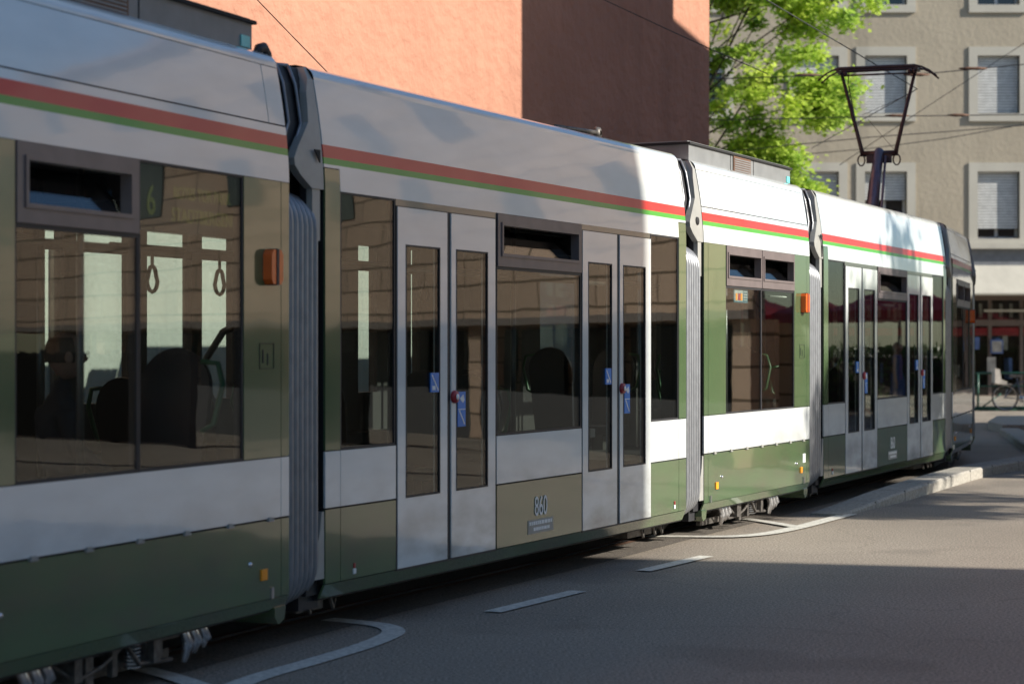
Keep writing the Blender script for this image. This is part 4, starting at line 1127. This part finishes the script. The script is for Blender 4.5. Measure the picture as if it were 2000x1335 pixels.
def head_mesh(parent, c, fwd, bald, glasses, skin='skin', sc=1.0):
    """head with brow, nose, jaw, ears; looks along fwd"""
    b = MB(); m4 = Matrix.Translation(c) @ fwd.to_track_quat('X', 'Z').to_matrix().to_4x4() @ Matrix.Scale(sc, 4)
    n, r_ = 22, 20; i0 = 0
    for a in range(r_ + 1):
        t = math.pi * a / r_
        for k in range(n):
            p = 2 * math.pi * k / n; x = math.sin(t) * math.cos(p); y = math.sin(t) * math.sin(p); z = math.cos(t)
            X, Y, Z = x * .098, y * .077, z * .118
            if z < 0: Y *= 1 + .28 * z; X *= (1 + .10 * z) if x > 0 else (1 + .35 * z)
            if x > .6 and abs(y) < .35:
                X += .022 * math.exp(-((z + .12) / .16) ** 2) * math.exp(-(y / .16) ** 2)        # nose
                X -= .006 * math.exp(-((z - .12) / .10) ** 2)                                     # eye line
                X += .006 * math.exp(-((z + .48) / .08) ** 2)                                     # lips
            if x > .3 and z < -.75: X += .012
            b.v.append(tuple(m4 @ Vector((X, Y, Z))))
    for a in range(r_):
        for k in range(n):
            k2 = (k + 1) % n; b.f.append([a * n + k, (a + 1) * n + k, (a + 1) * n + k2, a * n + k2]); b.m.append(0); b.sm.append(True)
    for sg in (-1, 1):
        q = len(b.v); b.ball((0, 0, 0), 1, 0, 8, 6, (.022, .009, .032))
        for i in range(q, len(b.v)): b.v[i] = tuple(m4 @ (Vector(b.v[i]) + Vector((-.008, sg * .079, -.008))))
    h = b.build('head', skin, parent)
    e = MB()
    for sg in (-1, 1):
        q = len(e.v); e.ball((0, 0, 0), .0105, 0, 8, 6)
        for i in range(q, len(e.v)): e.v[i] = tuple(m4 @ (Vector(e.v[i]) + Vector((.083, sg * .030, .008))))
    e.build('eyes', 'paper', h)
    if glasses:
        g = MB()
        for sg in (-1, 1):
            g.tube([m4 @ Vector((.104, sg * .032 + .023 * math.cos(a), .006 + .018 * math.sin(a))) for a in [i * .7 for i in range(9)]], .0014, 5, closed=True)
            g.tube([m4 @ Vector((.104, sg * .055, .01)), m4 @ Vector((.09, sg * .078, .01)), m4 @ Vector((-.005, sg * .082, .008))], .002, 5)
        g.build('glasses', 'rubber', h)
    hb_ = MB()
    for a in range(12):
        t0, t1 = math.pi * a / 20, math.pi * (a + 1) / 20
        for k in range(20):
            p0, p1 = 2 * math.pi * k / 20, 2 * math.pi * (k + 1) / 20
            def P_(t, p):
                return m4 @ Vector((math.sin(t) * math.cos(p) * .104 - .006, math.sin(t) * math.sin(p) * .083, math.cos(t) * .124 + .004))
            pm_ = (p0 + p1) / 2; front = math.cos(pm_)
            if bald and (a < 5 or front > .25): continue
            if not bald and ((front > .55 and a > 4) or (front > .1 and a > 8)): continue
            hb_.poly([P_(t0, p0), P_(t1, p0), P_(t1, p1), P_(t0, p1)], 0, True)
    hb_.build('hair', 'hair', h)
    return h
V = Vector
def person(kind, loc_, rz, label, top, legs, bald=False, glasses=False):
    root = empty('person', loc_, label, 'person', rz=rz)
    if kind == 'seated':
        vs = [V((0, 0, .10)), V((-.03, 0, .28)), V((-.05, 0, .46)), V((-.05, 0, .56)), V((-.03, 0, .635)), V((-.02, 0, .70)),
              V((-.05, .17, .54)), V((-.02, .22, .34)), V((.16, .19, .20)), V((.30, .13, .19)),
              V((-.05, -.17, .54)), V((-.02, -.22, .34)), V((.16, -.19, .20)), V((.30, -.13, .19)),
              V((.05, .10, .08)), V((.42, .11, .09)), V((.44, .11, -.34)), V((.56, .11, -.38)),
              V((.05, -.10, .08)), V((.42, -.11, .09)), V((.44, -.11, -.34)), V((.56, -.11, -.38))]
        rad = [.14, .135, .15, .11, .055, .05, .07, .052, .042, .028, .07, .052, .042, .028, .09, .065, .045, .035, .09, .065, .045, .035]
        ed = [(0, 1), (1, 2), (2, 3), (3, 4), (4, 5), (3, 6), (6, 7), (7, 8), (8, 9), (3, 10), (10, 11), (11, 12), (12, 13), (0, 14), (14, 15), (15, 16), (16, 17), (0, 18), (18, 19), (19, 20), (20, 21)]
        hand(vs, ed, rad, 9, V((1, -.3, -.1)), V((0, -1, .2))); hand(vs, ed, rad, 13, V((1, .3, -.1)), V((0, 1, .2)))
        bd = skinned('body', [tuple(v) for v in vs], ed, rad, top, root); hc = V((-.01, 0, .81))
    else:
        vs = [V((0, 0, .93)), V((0, 0, 1.08)), V((0, 0, 1.26)), V((0, 0, 1.38)), V((.0, 0, 1.44)), V((.01, 0, 1.50)),
              V((0, .15, 1.36)), V((-.02, .20, 1.10)), V((.04, .21, .88)), V((0, -.15, 1.36)), V((-.02, -.20, 1.10)), V((.04, -.21, .88)),
              V((0, .09, .86)), V((.06, .09, .50)), V((.0, .09, .09)), V((.13, .09, .03)), V((0, -.09, .86)), V((-.03, -.09, .50)), V((-.12, -.09, .10)), V((.0, -.09, .03))]
        rad = [.13, .11, .125, .09, .045, .042, .052, .040, .030, .052, .040, .030, .085, .055, .036, .030, .085, .055, .036, .030]
        ed = [(0, 1), (1, 2), (2, 3), (3, 4), (4, 5), (3, 6), (6, 7), (7, 8), (3, 9), (9, 10), (10, 11), (0, 12), (12, 13), (13, 14), (14, 15), (0, 16), (16, 17), (17, 18), (18, 19)]
        hand(vs, ed, rad, 8, V((.1, 0, -1)), V((1, 0, 0))); hand(vs, ed, rad, 11, V((.1, 0, -1)), V((1, 0, 0)))
        bd = skinned('body', [tuple(v) for v in vs], ed, rad, 'skin', root); hc = V((.02, 0, 1.61))
        dr = MB(); pr = [(.06, 1.44), (.135, 1.40), (.15, 1.28), (.125, 1.10), (.165, .92), (.19, .70), (.22, .52)]
        n = 20; i0 = 0
        for (r_, z) in pr:
            for k in range(n):
                a = 2 * math.pi * k / n; dr.v.append((r_ * .80 * math.cos(a), r_ * 1.12 * math.sin(a), z))
        for a in range(len(pr) - 1):
            for k in range(n): k2 = (k + 1) % n; dr.f.append([a * n + k, a * n + k2, (a + 1) * n + k2, (a + 1) * n + k]); dr.m.append(0); dr.sm.append(True)
        dr.build('dress', top, root)
    head_mesh(root, hc, V((1, 0, 0)), bald, glasses)
    return root
# passenger seen through the first window
pA = modmat('A') @ Vector((1.97, .74, .76))
person('seated', tuple(pA), R(90 - 22.3 - 38), 'seated balding passenger with glasses and dark jacket inside the tram by its first window', 'cloth_dark', 'cloth_dark', bald=True, glasses=True)
# pedestrian mirrored in the rear doors
person('standing', (17.6, 39.0, 0), R(160), 'pedestrian in a knee length blue dress on the sunny pavement mirrored in the tram doors', 'cloth_blue', 'skin')

#@@STREET
# ------------------------------------------------------------------ cycle rack and bicycle in front of the shop
M['rackgreen'] = plain('dark_green_rack_paint', (.02, .085, .06), .4)
M['bikegrey'] = plain('bicycle_blue_grey', (.10, .12, .17), .35)
BY = 50.0
rk = empty('cycle_rack', (12.5, BY, 0), 'dark green tubular cycle rack along the pavement edge before the shop', 'cycle rack')
b = MB()
for s in (-.80, -.68, 2.6):
    b.tube([(s, 0, 0), (s, 0, .95)], .03, 8)
b.tube([(-.95, 0, .95), (2.7, 0, .95)], .03, 8); b.tube([(-.8, 0, .62), (2.6, 0, .62)], .02, 8); b.tube([(-.8, 0, .08), (2.6, 0, .08)], .03, 8); b.tube([(-.7, -.3, .06), (-.1, 0, .42)], .02, 6)
b.build('rail', 'rackgreen', rk)
b = MB(); b.box(-1.0, 2.8, -.12, .12, 0, .05); b.build('base', 'rackgreen', rk)
def vmul(a, b): return Vector((a.x * b.x, a.y * b.y, a.z * b.z))
bk = empty('bicycle', (12.42, BY - .35, 0), 'grey city bicycle with child seat leaning at the green cycle rack', 'bicycle', rz=R(4))
def wheelb(x):
    b = MB(); b.tube([(x + .33 * math.cos(a), 0, .34 + .33 * math.sin(a)) for a in [i * 2 * math.pi / 28 for i in range(28)]], .018, 6, closed=True)
    o = b.build('wheel', 'rubber', bk)
    b = MB(); b.tube([(x + .30 * math.cos(a), 0, .34 + .30 * math.sin(a)) for a in [i * 2 * math.pi / 28 for i in range(28)]], .009, 5, closed=True); 
    for i in range(14): a = i * math.pi / 7; b.tube([(x, 0, .34), (x + .3 * math.cos(a), 0, .34 + .3 * math.sin(a))], .0022, 3)
    b.tube([(x, -.05, .34), (x, .05, .34)], .025, 8); b.build('rim', 'bright_steel', o)
wheelb(0); wheelb(1.08)
b = MB()
for p in ([(0, 0, .34), (.42, 0, .30), (.30, 0, .82)], [(.42, 0, .30), (.88, 0, .82), (1.08, 0, .34)], [(.33, 0, .70), (.86, 0, .86)], [(0, .03, .34), (.31, .03, .72)], [(.84, 0, .74), (.82, 0, 1.02)]): b.tube(p, .018, 7)
b.build('frame', 'bikegrey', bk)
b = MB(); b.tube([(.70, -.28, 1.02), (.80, -.24, 1.05), (.82, 0, 1.04), (.80, .24, 1.05), (.70, .28, 1.02)], .013, 7); b.build('handlebar', 'bright_steel', bk)
b = MB(); b.prism([(.14, .84), (.42, .87), (.43, .90), (.2, .92), (.13, .90)], -.08, .08); b.build('saddle', 'rubber', bk)
b = MB(); b.lathe([(0, -.012), (.09, -.012), (.09, -.005), (0, -.005)], 16, 0, 'y', (.42, 0, .30)); b.tube([(.42, -.06, .30), (.50, -.06, .18)], .012, 5); b.box(.46, .54, -.12, -.05, .165, .185); b.build('crank', 'bright_steel', bk)
b = MB(); b.prism([(-.30, .70), (-.02, .66), (.02, .74), (-.14, .80), (-.18, 1.05), (-.30, 1.08)], -.14, .14); b.box(-.3, .18, -.06, .06, .66, .68); b.build('child_seat', 'posterb', bk)

b2 = copy_tree(bk); b2.location = (13.6, BY - .62, 0); b2.rotation_euler = (0, 0, R(-6)); b2['label'] = 'second bicycle parked nearer the road, right of the one by the rack post'
# red parasols and a hedge at the café beyond the sandstone building, mirrored in the rear of the tram
M['parasol'] = plain('red_parasol_cloth', (.45, .03, .05), .8)
M['hedge'] = M['leaf']
def parasol(x, y, label):
    root = empty('parasol', (x, y, 0), label, 'parasol', group='red café parasols')
    b = MB(); n = 8
    for k in range(n):
        a, c = 2 * math.pi * k / n, 2 * math.pi * (k + 1) / n
        b.poly([(0, 0, 3.15), (1.7 * math.cos(a), 1.7 * math.sin(a), 2.45), (1.7 * math.cos(c), 1.7 * math.sin(c), 2.45)])
        b.poly([(1.7 * math.cos(a), 1.7 * math.sin(a), 2.45), (1.7 * math.cos(c), 1.7 * math.sin(c), 2.45), (1.7 * math.cos(c), 1.7 * math.sin(c), 2.22), (1.7 * math.cos(a), 1.7 * math.sin(a), 2.22)])
    b.build('canopy', 'parasol', root, fix=False)
    b = MB(); b.tube([(0, 0, 0), (0, 0, 3.2)], .03, 8); b.box(-.3, .3, -.3, .3, 0, .08); b.build('pole', 'pole', root)
parasol(19.5, 41.5, 'red café parasol nearest the pedestrian'); parasol(23.4, 42.0, 'middle red café parasol'); parasol(27.5, 42.5, 'red café parasol farthest from the tram')

hr = empty('hedge', (17.5, 43.5, 0), 'clipped green hedge behind the red parasols beyond the street', 'hedge')
b = MB(); b.box(0, 14, .25, .75, 0, 1.35); b.build('stems', 'bark', hr)
b = MB(); rnd = random.Random(9)
for i in range(9000):
    x, z = rnd.uniform(-.1, 14.1), rnd.uniform(.02, 1.6); y = rnd.choice([.15, .85]) + rnd.gauss(0, .07)
    if rnd.random() < .3: z = 1.5 + rnd.gauss(0, .08); y = rnd.uniform(.1, .9)
    p = V((x, y, z)); a = rnd.uniform(0, 6.28); u = V((math.cos(a), rnd.gauss(0, .3), math.sin(a))); v = V((-math.sin(a), rnd.gauss(0, .3), math.cos(a))); q = rnd.uniform(.07, .13)
    b.poly([p - u * q * .5, p + v * q * .4, p + u * q * .5, p - v * q * .4])
b.build('foliage', leaf_mat('dark_hedge_leaf', (.06, .12, .03)), hr, fix=False)
